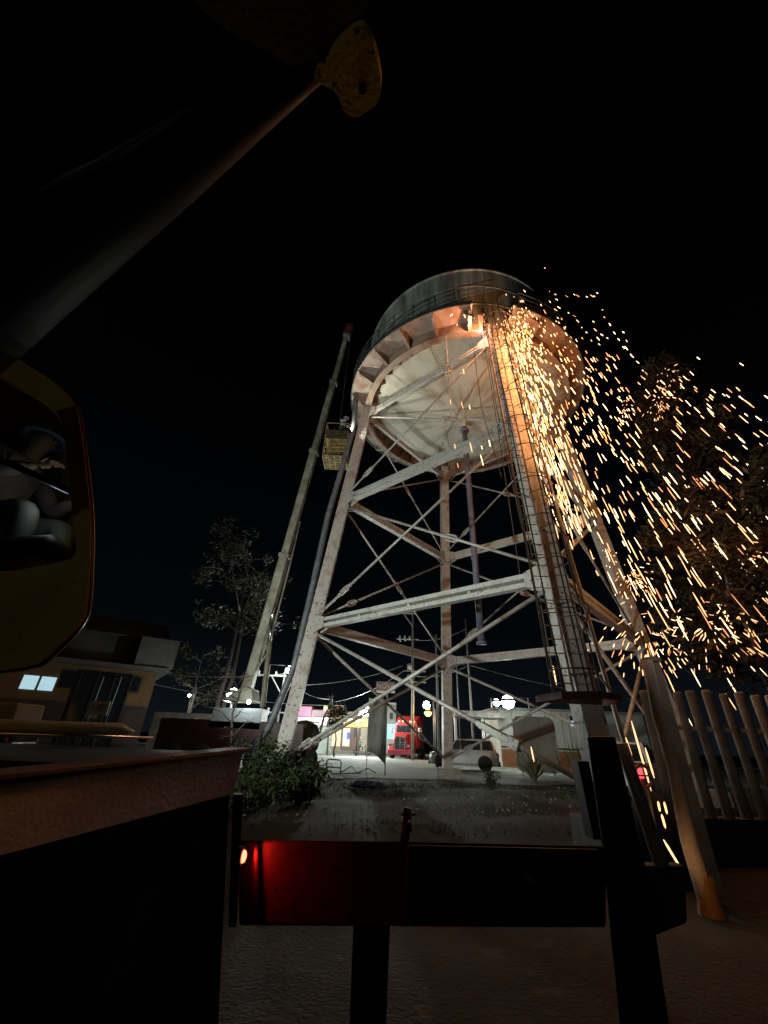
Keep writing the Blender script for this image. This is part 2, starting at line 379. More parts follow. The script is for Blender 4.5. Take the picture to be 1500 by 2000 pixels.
# central riser pipe, cut off above the ground
m = MB(); m.tube([(TX, TY, 4.9), (TX, TY, 15.9)], .13, 20); m.lathe([(.13, 15.6), (.23, 15.62), (.23, 15.72), (.13, 15.74)], 20, C0); m.lathe([(.13, 4.9), (.2, 4.9), (.2, 4.99), (.13, 5.0)], 20, C0)
for z in (8.5, 12.2): m.lathe([(.13, z), (.16, z+.01), (.16, z+.12), (.13, z+.13)], 20, C0)
rp = m.build('riser_pipe', m_pipe, tw, smooth=True)
m = MB(); m.tube([(TX, TY, 15.9), (TX, TY, 16.5)], .1, 10); m.tube([(TX-.42, TY, 16.2), (TX+.42, TY+.1, 16.2)], .05, 8); m.tube([(TX-.3, TY-.25, 16.05), (TX+.1, TY+.2, 16.35)], .05, 8)
m.lathe([(.0, 16.1), (.2, 16.15), (.2, 16.3), (0, 16.35)], 14, C0); m.build('valve', m_rod, rp, smooth=True)
# overflow hose down the left leg
def cat(p, q, sag, n=14):
    p = V(p); q = V(q); return [p.lerp(q, i/n)-V((0, 0, sag*4*(i/n)*(1-i/n))) for i in range(n+1)]
m = MB(); hp = [PY(716, 668, 15.4), PY(697, 740, 15.5), PY(692, 830, 15.6), PY(668, 915, 15.8), PY(640, 1010, 16), PY(612, 1140, 16.2), PY(575, 1300, 16.4), PY(530, 1410, 16.6), PY(497, 1478, 16.8)]
m.tube(hp, .13, 10)
m.build('overflow_pipe', mat('grey_pipe', (.15, .16, .18), .5, .1, (.08, .08, .09), 3, .5), tw, smooth=True)
wl0 = T('A', 14.7)+V((-.55, -.45, 0))
m = MB(); m.bar(T('A', 14.7), wl0, .05, .05); m.lathe([(0, -.1), (.09, -.08), (.12, .04), (0, .04)], 14, wl0); m.build('work_lamp', m_black, tw)
light('tank_work_light', wl0+V((0, 0, .12)), (1, 1, .82), 300, .05, spot=150, tgt=(3.2, 14.2, 17.2), parent=tw, blend=.3)
# hanging cables under the tank and beside the ladder
ca = PY(871, 655, 11.3)
m = MB(); m.tube([ca, ca-V((0, 0, 5.0))], .02, 6); hc_ = m.build('hanging_cable', m_rod, tw)
m = MB(); z = ca.z-2.2
m.tube([V((ca.x, ca.y, z+.35)), V((ca.x-.12, ca.y, z+.15)), V((ca.x-.12, ca.y, z-.15)), V((ca.x, ca.y, z-.35))], .035, 6)
m.tube([V((ca.x, ca.y, z+.35)), V((ca.x+.12, ca.y, z+.15)), V((ca.x+.12, ca.y, z-.15)), V((ca.x, ca.y, z-.35))], .035, 6); m.bar((ca.x-.1, ca.y, z), (ca.x+.1, ca.y, z), .06, .08)
m.build('turnbuckle', m_rod, hc_, smooth=True)
for i, (x, y, zb) in enumerate([(3.7, 10.7, 5.2), (4.0, 10.5, 3.0), (3.85, 10.9, 6.5), (3.3, 10.9, 9.0)]):
    m = MB(); m.tube([V((x, y, 16.9)), V((x+.05, y-.1, 12)), V((x+.12+.1*i, y-.2, zb))], .014, 5); m.build('rope', m_hose, tw)
# chain of work gear at the weld point
WP = V((3.72, 10.95, 16.55))
m = MB(); m.tube([WP+V((.25, 0, .5)), WP+V((.05, 0, .1)), WP], .02, 6); m.tube([WP+V((.25, 0, .5)), WP+V((.3, -.1, 1.0)), WP+V((.5, -.2, .7)), WP+V((.4, -.1, -1))], .018, 6)
trc = tag(m.build('cutting_torch', m_black, origin=WP), 'thin cutting torch with a bluish flame at the top of the ladder leg', 'torch')
m = MB(); m.lathe([(.0, -.12), (.05, -.06), (.06, 0), (.0, .08)], 8, WP); m.build('flame', em('torch_flame', (.55, .6, 1), 40), trc)
light('torch_light', WP+V((-.25, -.35, -.1)), (1, .42, .2), 190, .06, parent=None)
# ================================================================ SPARK SHOWER
sp_mats = [em('spark_hot', (1, .66, .34), 3.9), em('spark_warm', (1, .52, .23), 2.5), em('spark_dim', (1, .42, .17), 1.3)]
rs = random.Random(11); sparks = []
SRC = V((4.5, 10.6, 16.5))
def sim(v0, t, src):
    # light drag
    k = .25; g_ = 9.8
    e_ = math.exp(-k*t); x = src+v0*(1-e_)/k; x.z -= g_/k*(t-(1-e_)/k)
    v = v0*e_; v.z -= g_/k*(1-e_); return x, v
def toimg(P):
    d = P-V((0, 0, HC)); f_ = d.dot(fw); return 750+F*d.dot(rt)/f_, 1000-F*d.dot(up)/f_
n_try = 0
while len(sparks) < 1500 and n_try < 60000:
    n_try += 1
    w = rs.random()
    d = rs.uniform(-.15, .9) if w < .32 else min(9.5, rs.expovariate(1/2.4)) if w < .8 else rs.uniform(2, 9.5)
    if w > .985: d = -rs.uniform(.3, 2.6)
    stray = rs.random() < .05 and d > 1.2
    ztop = 16.75-.10*d-.03*d*d+rs.gauss(0, .25)
    if stray: d = rs.uniform(1.8, 5.2); z = 17.0+rs.uniform(-.8, 2.0)
    elif d < 1.6: z = ztop-9.5*rs.random()**1.35
    else: z = ztop-13.5*rs.random()**1.05
    if z < 1.0 or (z < 4.5 and rs.random() > .3): continue
    x = V((SRC.x+d+(16.6-z)*.045, 10.5+rs.gauss(0, .55)+.05*d, z))
    fall = max(0, 17-z)
    sl = .09+.055*max(0, d)+rs.gauss(0, .05)+(.45 if stray else 0)
    v = V((sl, rs.gauss(0, .05)-.02, -1)).normalized()
    l = (.11+.026*fall)*rs.choice((.5, .8, 1, 1.1, 1.5))*rs.uniform(.8, 1.2)
    u_, v_ = toimg(x)
    if not (780 < u_ < 1540 and 500 < v_ < 1720): continue
    if u_ < 1000 and v_ > 960 and rs.random() > .12: continue
    if v_ > 1330 and rs.random() > .3: continue
    sparks.append((x, x+v*l, rs.uniform(.0075, .0135)+.0005*max(0, d), rs.choice((0, 0, 1, 1, 2))))
# a few long near streaks falling by the fence posts
for (u0, v0_, u1, v1, y) in [(1233, 1408, 1272, 1545, 7), (1296, 1640, 1330, 1697, 6), (1285, 1565, 1289, 1585, 6.5), (1297, 1566, 1303, 1590, 6.5), (1080, 1300, 1087, 1338, 9), (1037, 1458, 1043, 1488, 9), (1260, 1460, 1278, 1520, 7.5), (1222, 1440, 1235, 1480, 8), (1292, 1590, 1300, 1618, 6.2)]:
    sparks.append((PY(u0, v0_, y), PY(u1, v1, y), .012, 1))
def spindle(mb, a, b, r):
    d = b-a; c = a.lerp(b, .5)
    mb.tube([a, a.lerp(b, .2), a.lerp(b, .8), b], [r*.35, r, r, r*.3], 6)
# bursts where sparks strike foliage, struts and the leg
bursts = []
for (u0, v0_, y, n_, R_) in [(1310, 745, 12.5, 26, .75), (1238, 1135, 11, 60, .7), (1265, 1245, 11, 80, 1.15), (1220, 800, 11.5, 16, .5), (1390, 1240, 11, 75, 1.2), (1440, 1100, 12, 64, 1.1), (1290, 790, 12, 40, .7), (1460, 1210, 11, 30, .9), (1190, 1090, 11, 12, .4), (1145, 1265, 10, 10, .35), (1040, 770, 10.4, 22, .5), (1000, 690, 10.5, 26, .6), (1310, 1270, 10.5, 24, .8), (1060, 830, 10.4, 16, .5)]:
    c = PY(u0, v0_, y)
    for k in range(n_):
        d = V((rs.gauss(0, 1), rs.gauss(0, .6), rs.gauss(-.1, .9))); d.normalize(); r_ = R_*rs.uniform(.1, 1)
        p = c+d*r_; l = rs.uniform(.04, .13)*R_*1.6
        dd = (d*.6+V((.1, 0, -.6))).normalized()
        bursts.append((p, p+dd*l, rs.uniform(.006, .012), rs.choice((0, 1, 1, 2))))
def plen(s):
    a = toimg(s[0]); b = toimg(s[1]); return math.hypot(a[0]-b[0], a[1]-b[1])
sparks.sort(key=plen, reverse=True)
for i, (a, b, r, mi) in enumerate(sparks[:300]):
    mb = MB(); spindle(mb, a, b, r)
    tag(mb.build('spark', sp_mats[mi], origin=a), 'glowing orange white spark streak falling to the right of the water tower ladder', 'spark', 'glowing sparks raining from the cutting work')
mb = [MB(), MB(), MB()]
allm = MB(); mids = []
for (a, b, r, mi) in sparks[300:]+bursts:
    n0 = len(allm.f); spindle(allm, a, b, r); mids += [mi]*(len(allm.f)-n0)
o = allm.build('spark_shower', sp_mats, origin=SRC)
for f, mi in zip(o.data.polygons, mids): f.material_index = mi
tag(o, 'countless short orange sparks and bursts scattered around the ladder leg and foliage', 'sparks', kind='stuff')
# the shower's own glow, with one added neutral fill by the gate post
light('spark_or_fill_glow', (4.7, 9.9, 15.0), (1, .40, .13), 330, .5)
light('spark_or_fill_glow', (5.3, 9.8, 12.9), (1, .40, .13), 430, .6)
light('spark_or_fill_glow', (5.2, 9.2, 10.3), (1, .40, .13), 170, .6)
light('spark_or_fill_glow', (4.3, 5.3, 3.4), (1, .82, .68), 7, .3)  # added fill for the fence and gate post, not spark light
light('spark_or_fill_glow', (7.6, 10.8, 11.0), (1, .42, .15), 100, .8)
light('spark_or_fill_glow', (8.6, 10.6, 6.4), (1, .42, .15), 75, .8)
light('spark_or_fill_glow', (11.2, 11, 7.0), (1, .42, .15), 30, .8)
# ================================================================ FLOODLIGHT aimed at the tank (stands left, hidden behind the operator cab)
fl = thing('floodlight_stand', (-8.5, 4.2, 0), 'work floodlight on a short steel pole to the left beside the crane truck', 'floodlight')
FP = V((-11.5, 12.5, 3.6))
m = MB(); m.tube([(-8.6, 4.1, 0), (-8.6, 4.1, 2.1)], .04, 8); m.build('pole', m_black, fl)
m = MB(); m.box(-8.75, -8.6, 3.9, 4.3, 2.05, 2.4); m.build('lamp_head', m_black, fl)
light('flood_beam', (-8.5, 4.2, 2.2), (.9, 1, .9), 6000, .1, spot=86, tgt=(.6, 16, 9.6), parent=fl, blend=.5)
# added fill lamp behind the camera, out of view, pole included
sl = thing('street_or_fill_lamp', (-6.5, -9, 0), 'added unseen fill lamp on a tall grey pole behind the crane truck', 'street lamp', 'street lamps around the yard')
m = MB(); m.tube([(-6.5, -9, 0), (-6.5, -9, 7.2), (-5.9, -8.6, 7.6)], .07, 8); m.build('pole', m_conc, sl)
m = MB(); m.lathe([(0, 7.45), (.2, 7.5), (.2, 7.6), (0, 7.7)], 12, (-5.8, -8.5, 0)); m.build('lamp_head', m_chrome, sl)
light('lamp_light', (-5.8, -8.5, 7.2), (.9, .96, 1), 42, .15, parent=sl)
exec_order = 'foreground'
# ================================================================ FOREGROUND CRANE TRUCK
m_maroon = mat('maroon_truck_paint', (.105, .042, .036), .5, 0, (.07, .027, .022), 3, .45, .14, 50, c3=(.05, .02, .015))
m_maroonD = mat('dark_maroon_paint', (.06, .016, .013), .55, .1, (.03, .01, .009), 4, .5, .2, 40)
m_red = mat('red_oxide_beam', (.075, .012, .009), .6, 0, (.045, .008, .006), 4, .5, .1, 60, c3=(.02, .01, .008), spec=.25)
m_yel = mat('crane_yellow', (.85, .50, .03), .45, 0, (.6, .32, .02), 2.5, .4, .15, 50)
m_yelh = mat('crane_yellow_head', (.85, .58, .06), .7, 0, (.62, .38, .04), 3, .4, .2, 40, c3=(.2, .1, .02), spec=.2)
m_boom = mat('boom_dark', (.006, .006, .007), .6, .0, (.010, .008, .006), 1.5, .5, spec=.05)
ct = thing('crane_truck', (-1.6, 2.5, 0), 'large dark maroon and yellow crane truck closest to the viewer with lit red marker lamp', 'crane truck')
def pxprism(pts, y, d, name, m_, parent=None, bevel=0):
    mb = MB(); mb.prism([PY(u, v, y) for u, v in pts], (0, d, 0)); return mb.build(name, m_, parent or ct, bevel=bevel)
def round_poly(p, n=2):
    for _ in range(n): p = [q for i in range(len(p)) for q in ((.75*p[i][0]+.25*p[(i+1) % len(p)][0], .75*p[i][1]+.25*p[(i+1) % len(p)][1]), (.25*p[i][0]+.75*p[(i+1) % len(p)][0], .25*p[i][1]+.75*p[(i+1) % len(p)][1]))]
    return p
# side rail running away from the camera
a0, a1 = PY(-260, 1552, 1.25), PY(475, 1468, 3.0); b0, b1 = PY(-260, 1740, 1.25), PY(455, 1550, 3.0)
zt0 = 1.45
th = V((-.09, .05, 0))
m = MB(); NS = 24; vs = []
for i in range(NS+1):
    for k in range(7): vs.append(a0.lerp(a1, i/NS).lerp(b0.lerp(b1, i/NS), k/6))
    vs += [b0.lerp(b1, i/NS)+th, a0.lerp(a1, i/NS)+th]
m.add(vs, [(i*9+k, (i+1)*9+k, (i+1)*9+(k+1) % 9, i*9+(k+1) % 9) for i in range(NS) for k in range(9)]+[tuple(range(9))[::-1], tuple(NS*9+k for k in range(9))])
m.build('deck_rail', m_maroon, ct, smooth=False)
m = MB(); m.bar(a1+V((-.02, .03, .012)), a0+V((-.02, .03, .012)), .14, .02); m.build('rail_lip', m_maroon, ct, bevel=.004)
# corner post and dark side box below the rail
m = MB(); pa, pb, pc, pd = PY(456, 1552, 3.0), PY(476, 1552, 3.0), PY(462, 1812, 3.0), PY(446, 1812, 3.0)
m.prism([pa, pb, pc, pd], (-.03, .09, 0)); m.build('corner_post', m_maroonD, ct, bevel=.006)
m = MB(); o_ = V((-.04, .06, 0)); c0, c1 = PY(-260, 2150, 1.6), PY(385, 2080, 3.0)
c0.z = c1.z = .25; c1.x = -.84; c1.y = 3.02; 
m.hexa([V((c0.x-.6, c0.y, .05)), V((-.68, 3.0, .05)), V((-.8, 3.4, .05)), V((c0.x-.9, 3.4, .05))], [b0+o_, b1+o_, b1+V((-.3, .3, 0)), b0+V((-.3, 1.6, 0))])
m.build('side_box', m_black, ct)
# rear outrigger beam across the view
m = MB(); m.prism([PY(466, 1640, 3.05), PY(800, 1643, 3.05), PY(1185, 1652, 3.05), PY(1185, 1812, 3.05), PY(466, 1808, 3.05)], (0, .34, -.062)); ob_ = m.build('outrigger_beam', m_red, ct, bevel=.012)
m = MB(); m.prism([PY(795, 1650, 3.0), PY(1170, 1658, 3.0), PY(1170, 1808, 3.0), PY(795, 1806, 3.0)], (0, .045, -.008)); m.build('beam_sleeve', m_black, ct, bevel=.01)
for u in (505, 512): pass
m = MB(); m.tube([PY(500, 1650, 3.02), PY(503, 1800, 3.02)], .012, 6); m.build('weld_bead', m_red, ct)
m = MB(); m.tube([PY(790, 1652, 3.1), PY(797, 1578, 3.1)], .028, 12); m.tube([PY(783, 1590, 3.1), PY(812, 1591, 3.1)], .008, 6); m.tube([PY(786, 1616, 3.06), PY(803, 1612, 3.06)], .03, 8); m.build('locking_pin', m_black, ct, smooth=True)
m = MB(); m.prism([PY(690, 1806, 3.1), PY(762, 1806, 3.1), PY(752, 2060, 3.1), PY(680, 2060, 3.1)], (0, .16, 0)); m.build('support_leg', m_black, ct, bevel=.01)
m = MB(); m.tube([PY(1035, 1718, 2.995), PY(1035, 1718, 2.96)], .028, 12); m.build('bolt', m_maroon, ct)
# vertical jack housing at the right end
m = MB(); m.prism([PY(1146, 1438, 3.0), PY(1200, 1438, 3.0), PY(1262, 1700, 3.0), PY(1316, 2060, 3.0), PY(1215, 2060, 3.0), PY(1176, 1650, 3.0)], (.12, .22, 0)); m.build('jack_housing', m_maroonD, ct, bevel=.01)
m = MB(); m.tube([PY(1213, 1452, 3.4), PY(1292, 1690, 3.4)], .045, 12); m.build('jack_ram', mat('ram_grey', (.5, .53, .58), .45, .1, (.3, .31, .33), 6, .5), ct, smooth=True)
m = MB(); m.prism([PY(1128, 1487, 3.3), PY(1150, 1487, 3.3), PY(1180, 1640, 3.3), PY(1160, 1640, 3.3)], (0, .12, 0))
m.build('bracket_frame', m_black, ct)
m = MB(); m.prism([PY(1255, 1690, 3.6), PY(1340, 1690, 3.6), PY(1345, 1805, 3.6), PY(1280, 1830, 3.6)], (0, .1, 0)); m.build('jack_pad', mat('pad_grey', (.07, .075, .075), .8), ct, bevel=.02)
# marker lamp
lp = PY(474, 1673, 2.93)
m = MB(); m.lathe([(.0, -.03), (.045, -.03), (.045, .0), (.0, .0)], 20, lp, axis='x'); m.build('lamp_bezel', m_black, ct)
m = MB(); m.lathe([(.03, 0), (.025, .012), (.012, .018), (0, .02)], 20, lp+V((.001, 0, 0)), axis='x'); mk = m.build('marker_lamp', em('marker_red', (1, .12, .06), 7), ct, smooth=True)
light('marker_light', lp+V((.035, .05, 0)), (1, .03, .02), 3.2, .015, spot=130, tgt=lp+V((.3, .18, -.06)), parent=ct, blend=.6)
# deck, pipes and locker on the deck
m = MB(); z = 1.3; m.hexa([V((-6, 3.1, z-.05)), V((-.95, 3.1, z-.05)), V((-2.0, 6, z-.05)), V((-9, 6, z-.05))], [V((-6, 3.1, z)), V((-.95, 3.1, z)), V((-2.0, 6, z)), V((-9, 6, z))]); m.build('deck', m_black, ct)
m = MB(); m.tube([PY(-200, 1411, 4.2), PY(20, 1421, 4.2), PY(235, 1424, 4.4), PY(262, 1430, 4.5)], [.065, .065, .05, .01], 12); m.build('boom_rest', mat('slate_blue_reflection', (.26, .33, .42), .5, 0, (.18, .23, .3), 3, .5), ct, smooth=True)  # raised slate colour carries the house light reflected on the bar
m = MB(); m.tube([PY(-200, 1426, 3.9), PY(30, 1434, 3.9), PY(300, 1441, 4.4)], .012, 8); m.build('trim_bar', m_chrome, ct, smooth=True)
m = MB(); m.prism([PY(-150, 1368, 4.6), PY(36, 1372, 4.6), PY(17, 1427, 4.6), PY(-150, 1425, 4.6)], (0, .4, 0)); m.build('locker', mat('locker_green_grey', (.16, .19, .16), .6, 0, (.12, .14, .12), 2, .5), ct, bevel=.02)
# operator cab
CY = 2.0
outer = [(-420, 420), (0, 678), (142, 768), (158, 835), (168, 920), (177, 1005), (176, 1080), (172, 1160), (164, 1212), (105, 1272), (58, 1312), (-420, 1330)]
inner = [(-400, 520), (0, 736), (112, 800), (124, 842), (132, 920), (140, 1000), (146, 1046), (150, 1086), (120, 1096), (52, 1110), (0, 1116), (-400, 1130)]
outer = round_poly(outer); inner = round_poly(inner)
po = [PY(u, v, CY) for u, v in outer]; pi_ = [PY(u, v, CY) for u, v in inner]
m = MB(); n = len(po); D = V((0, .045, 0))
m.add(po+pi_+[p+D for p in po]+[p+D for p in pi_], [f for i in range(n) for f in ((i, (i+1) % n, n+(i+1) % n, n+i), (2*n+i, 3*n+i, 3*n+(i+1) % n, 2*n+(i+1) % n), (n+i, n+(i+1) % n, 3*n+(i+1) % n, 3*n+i))])
cab = m.build('operator_cab', m_yel, ct, bevel=.006)
m = MB(); zl, zh = min(p.z for p in po), max(p.z for p in po); bk = [p+V((-.74-.42*(p.z-zl)/(zh-zl), .95, .3)) for p in po]
m.add([p+D for p in po]+bk, [(i, (i+1) % n, n+(i+1) % n, n+i) for i in range(n)]+[tuple(range(n, 2*n))])
m.build('cab_shell', m_yel, cab)
m = MB(); m.tube([p+V((.004, .02, 0)) for p in po[3:45]], .008, 6); m.build('edge_trim', mat('trim_dark', (.10, .06, .02), .25, .3), cab, smooth=True)
gm = bpy.data.materials.new('cab_glass'); gm.use_nodes = True; n_ = gm.node_tree; n_.nodes.clear()
oo = n_.nodes.new('ShaderNodeOutputMaterial'); mxs = n_.nodes.new('ShaderNodeMixShader'); tr_ = n_.nodes.new('ShaderNodeBsdfTransparent'); gl = n_.nodes.new('ShaderNodeBsdfGlossy'); fr = n_.nodes.new('ShaderNodeFresnel')
gl.inputs['Roughness'].default_value = .05; tr_.inputs[0].default_value = (.75, .8, .8, 1); fr.inputs[0].default_value = 1.5
ge = n_.nodes.new('ShaderNodeNewGeometry'); iv = n_.nodes.new('ShaderNodeMath'); iv.operation = 'SUBTRACT'; iv.inputs[0].default_value = 1; n_.links.new(ge.outputs['Backfacing'], iv.inputs[1])
mu = n_.nodes.new('ShaderNodeMath'); mu.operation = 'MULTIPLY'; n_.links.new(iv.outputs[0], mu.inputs[0]); n_.links.new(fr.outputs[0], mu.inputs[1]); n_.links.new(mu.outputs[0], mxs.inputs[0]); n_.links.new(tr_.outputs[0], mxs.inputs[1]); n_.links.new(gl.outputs[0], mxs.inputs[2]); n_.links.new(mxs.outputs[0], oo.inputs[0])
m = MB(); m.prism([p+V((0, .02, 0)) for p in pi_], (0, .006, 0)); m.build('window', gm, cab)
m = MB(); m.bar(PY(-300, 760, CY+.015), PY(138, 960, CY+.015), .025, .035); m.build('window_bar', m_black, cab)
m = MB(); m.tube([PY(-200, 1090, CY+.2), PY(40, 1070, CY+.2), PY(95, 1066, CY+.2), PY(130, 1100, CY+.2)], .07, 10); m.build('dashboard', m_black, cab, smooth=True)
m = MB(); q0 = PY(20, 960, CY+.62); m.box(q0.x-.4, q0.x+.1, q0.y-.1, q0.y+.25, q0.z-.6, q0.z+.5); m.build('seat', mat('seat_grey', (.06, .055, .05), .9, 0, (.04, .035, .03), 4, .5), cab, bevel=.05)
# turntable and machine body, left of the frame
m = MB(); m.box(-5.0, -3.4, 2.0, 3.4, 1.3, 2.2); m.build('turntable', m_yel, ct, bevel=.04)
# boom and its ram overhead
zb = 4.6
def PD(u, v, z): return PZ(u, v, z)
lowa = [PD(-330, 800, 2.9), PD(330, 395, 4.1), PD(560, 215, 4.5), PD(640, 150, 4.7)]
uppa = [PD(-330, 610, 2.9), PD(330, 235, 4.1), PD(560, 130, 4.5), PD(640, 110, 4.7)]
m = MB()
cp = [a.lerp(b, .5) for a, b in zip(lowa, uppa)]; rr = [(a-b).length*.5*.92 for a, b in zip(lowa, uppa)]
m.tube(cp, rr, 20); m.build('lift_ram', m_boom, ct, smooth=True)
m = MB(); m.tube([PD(-60, 452, 3.35), PD(200, 318, 3.8), PD(372, 212, 4.15)], [.03, .022, .01], 8); m.build('ram_edge_highlight', mat('highlight_slate', (.16, .2, .23), .5), ct, smooth=True)  # pale strip standing in for the highlight along the ram's top edge
tip = [(335, -40), (420, 45), (560, 125), (612, 158), (650, 60), (720, 20), (735, -40)]
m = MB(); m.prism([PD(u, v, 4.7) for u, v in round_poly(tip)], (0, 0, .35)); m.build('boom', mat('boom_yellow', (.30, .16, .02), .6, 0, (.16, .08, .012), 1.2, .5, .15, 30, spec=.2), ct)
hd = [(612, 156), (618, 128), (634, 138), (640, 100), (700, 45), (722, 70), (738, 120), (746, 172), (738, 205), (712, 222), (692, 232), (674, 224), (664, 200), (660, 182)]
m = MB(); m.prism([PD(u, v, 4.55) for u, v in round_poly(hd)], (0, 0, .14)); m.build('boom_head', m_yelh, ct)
m = MB(); q = PD(708, 175, 4.53); m.lathe([(0, 0), (.022, 0), (.022, .03), (0, .03)], 12, q); m.build('head_pin', m_black, ct)
# ================================================================ PEOPLE
m_skin = mat('skin', (.35, .2, .14), .6)
def skinmesh(name, chains, m_, parent, sub=2):
    """chains: list of lists of (co, radius); points shared by equal coordinates inside one component"""
    vs = []; rads = []; es = []; idx = {}; roots = []
    for ch, comp in chains:
        prev = None
        for (p, r) in ch:
            key = (comp, round(p[0], 4), round(p[1], 4), round(p[2], 4))
            if key not in idx:
                idx[key] = len(vs); vs.append(p); rads.append(r)
                if comp not in [c for c, _ in roots]: roots.append((comp, idx[key]))
            if prev is not None and prev != idx[key]: es.append((prev, idx[key]))
            prev = idx[key]
    me = bpy.data.meshes.new(name); me.from_pydata(vs, es, []); me.update()
    o = bpy.data.objects.new(name, me); col.objects.link(o)
    if parent: o.parent = parent
    sk = o.modifiers.new('skin', 'SKIN'); sk.use_smooth_shade = True
    for i, r in enumerate(rads):
        rr_ = r if isinstance(r, tuple) else (r, r)
        me.skin_vertices[0].data[i].radius = rr_
    for c, i in roots: me.skin_vertices[0].data[i].use_root = True
    s = o.modifiers.new('sub', 'SUBSURF'); s.levels = sub; s.render_levels = sub
    me.materials.append(m_)
    return o
def person(loc, rz, J, shirt, trousers, hat, label, hatname='hard_hat'):
    """J: joints in local metres, facing +x"""
    g_ = lambda k: V(J[k])
    body = []
    hd = g_('head'); nk = g_('neck')
    body.append(([(g_('pelvis'), .12), (g_('waist'), .11), (g_('chest'), .125), (nk, .055), (nk.lerp(hd, .5), .055), (hd, (.085, .1)), (hd+(hd-nk).normalized()*.09, .07)], 0))
    f_ = V((cos(J.get('look', 0)), sin(J.get('look', 0)), 0))
    for s in ('L', 'R'):
        body.append(([(g_('chest'), .125), (g_('sh'+s), .06), (g_('el'+s), .042), (g_('wr'+s), .028)], 0))
        body.append(([(g_('pelvis'), .12), (g_('hip'+s), .085), (g_('kn'+s), .058), (g_('an'+s), .038), (g_('an'+s)+V((.15, 0, -.05)), .03)], 0))
        w = g_('wr'+s); d = (w-g_('el'+s)).normalized(); sd = d.cross(V((0, 0, 1)));
        sd = sd.normalized() if sd.length > .1 else V((0, 1, 0)); dn = d.cross(sd)
        palm = w+d*.08; body.append(([(w, .026), (w+d*.04, (.022, .035)), (palm, (.02, .034))], 1 if s == 'L' else 2))
        for k, (o_, l) in enumerate(((-.03, .07), (-.01, .08), (.01, .076), (.03, .06))):
            b_ = w+d*.07+sd*o_; body.append(([(b_, .009), (b_+d*l*.6, .0085), (b_+d*l*.9+dn*l*.35, .007)], 10+k+(5 if s == 'R' else 0)))
        b_ = w+d*.03+sd*.03; body.append(([(b_, .011), (b_+d*.03+sd*.025, .01), (b_+d*.055+sd*.03, .008)], 14+(5 if s == 'R' else 0)))
    body.append(([(hd+f_*.085, .012), (hd+f_*.105-V((0, 0, .02)), .014)], 30))      # nose
    for s_ in (-1, 1):
        side = V((-f_.y, f_.x, 0))*s_; body.append(([(hd+side*.085-V((0, 0, .005)), .016), (hd+side*.09+V((0, 0, .02)), .012)], 31+s_))
    o = skinmesh('person', body, m_skin, None, 2); o.location = loc; o.rotation_euler = (0, 0, rz)
    tag(o, label, 'person')
    top = [([(g_('pelvis')+V((0, 0, .02)), .135), (g_('waist'), .135), (g_('chest'), .15), (nk-V((0, 0, .03)), .08)], 0)]
    leg_ = []
    for s in ('L', 'R'):
        top.append(([(g_('chest'), .15), (g_('sh'+s), .08), (g_('el'+s), .06), (g_('el'+s).lerp(g_('wr'+s), .85), .045)], 0))
        leg_.append(([(g_('pelvis'), .14), (g_('hip'+s), .105), (g_('kn'+s), .078), (g_('kn'+s).lerp(g_('an'+s), .92), .06)], 0))
        skinmesh('shoe', [([(g_('an'+s)-V((.03, 0, .05)), .045), (g_('an'+s)+V((.06, 0, -.06)), .045), (g_('an'+s)+V((.17, 0, -.065)), .036)], 0)], m_rubber, o, 1)
    skinmesh('shirt', top, shirt, o, 1); skinmesh('trousers', leg_, trousers, o, 1)
    if hat:
        m = MB(); m.lathe([(0, .15), (.06, .14), (.1, .1), (.118, .04), (.12, .03), (.15, .025), (.15, .015), (.11, .015)], 18, hd)
        h_ = m.build(hatname, hat, None, smooth=True, origin=hd); h_.parent = o; h_.location = hd
    return o
ST = dict(pelvis=(0, 0, .95), waist=(0, 0, 1.12), chest=(.01, 0, 1.34), neck=(.01, 0, 1.5), head=(.03, 0, 1.65), shL=(0, .19, 1.42), shR=(0, -.19, 1.42), elL=(0, .25, 1.14), elR=(.02, -.25, 1.14), wrL=(.1, .26, .9), wrR=(.12, -.26, .9), hipL=(0, .1, .9), hipR=(0, -.1, .9), knL=(.03, .11, .5), knR=(.02, -.11, .5), anL=(0, .12, .09), anR=(0, -.12, .09))
def cl(name, c): return mat(name, c, .85, 0, tuple(x*.7 for x in c), 6, .5)
# worker standing between the crane and the left leg
q = PZ(485, 1512, 0)
J = dict(ST); J.update(elL=(.12, .26, 1.16), wrL=(.34, .2, 1.1), anL=(-.28, .12, .1), knL=(-.02, .11, .52), knR=(.16, -.11, .52), anR=(.2, -.12, .09), chest=(.08, 0, 1.33), neck=(.12, 0, 1.48), head=(.16, 0, 1.62))
person((q.x, q.y, .03), radians(200), J, cl('blue_jacket', (.05, .07, .13)), cl('blue_trousers', (.06, .09, .17)), mat('helmet_dark_blue', (.04, .05, .09), .4), 'person in dark blue work clothes standing just left of the left tower leg')
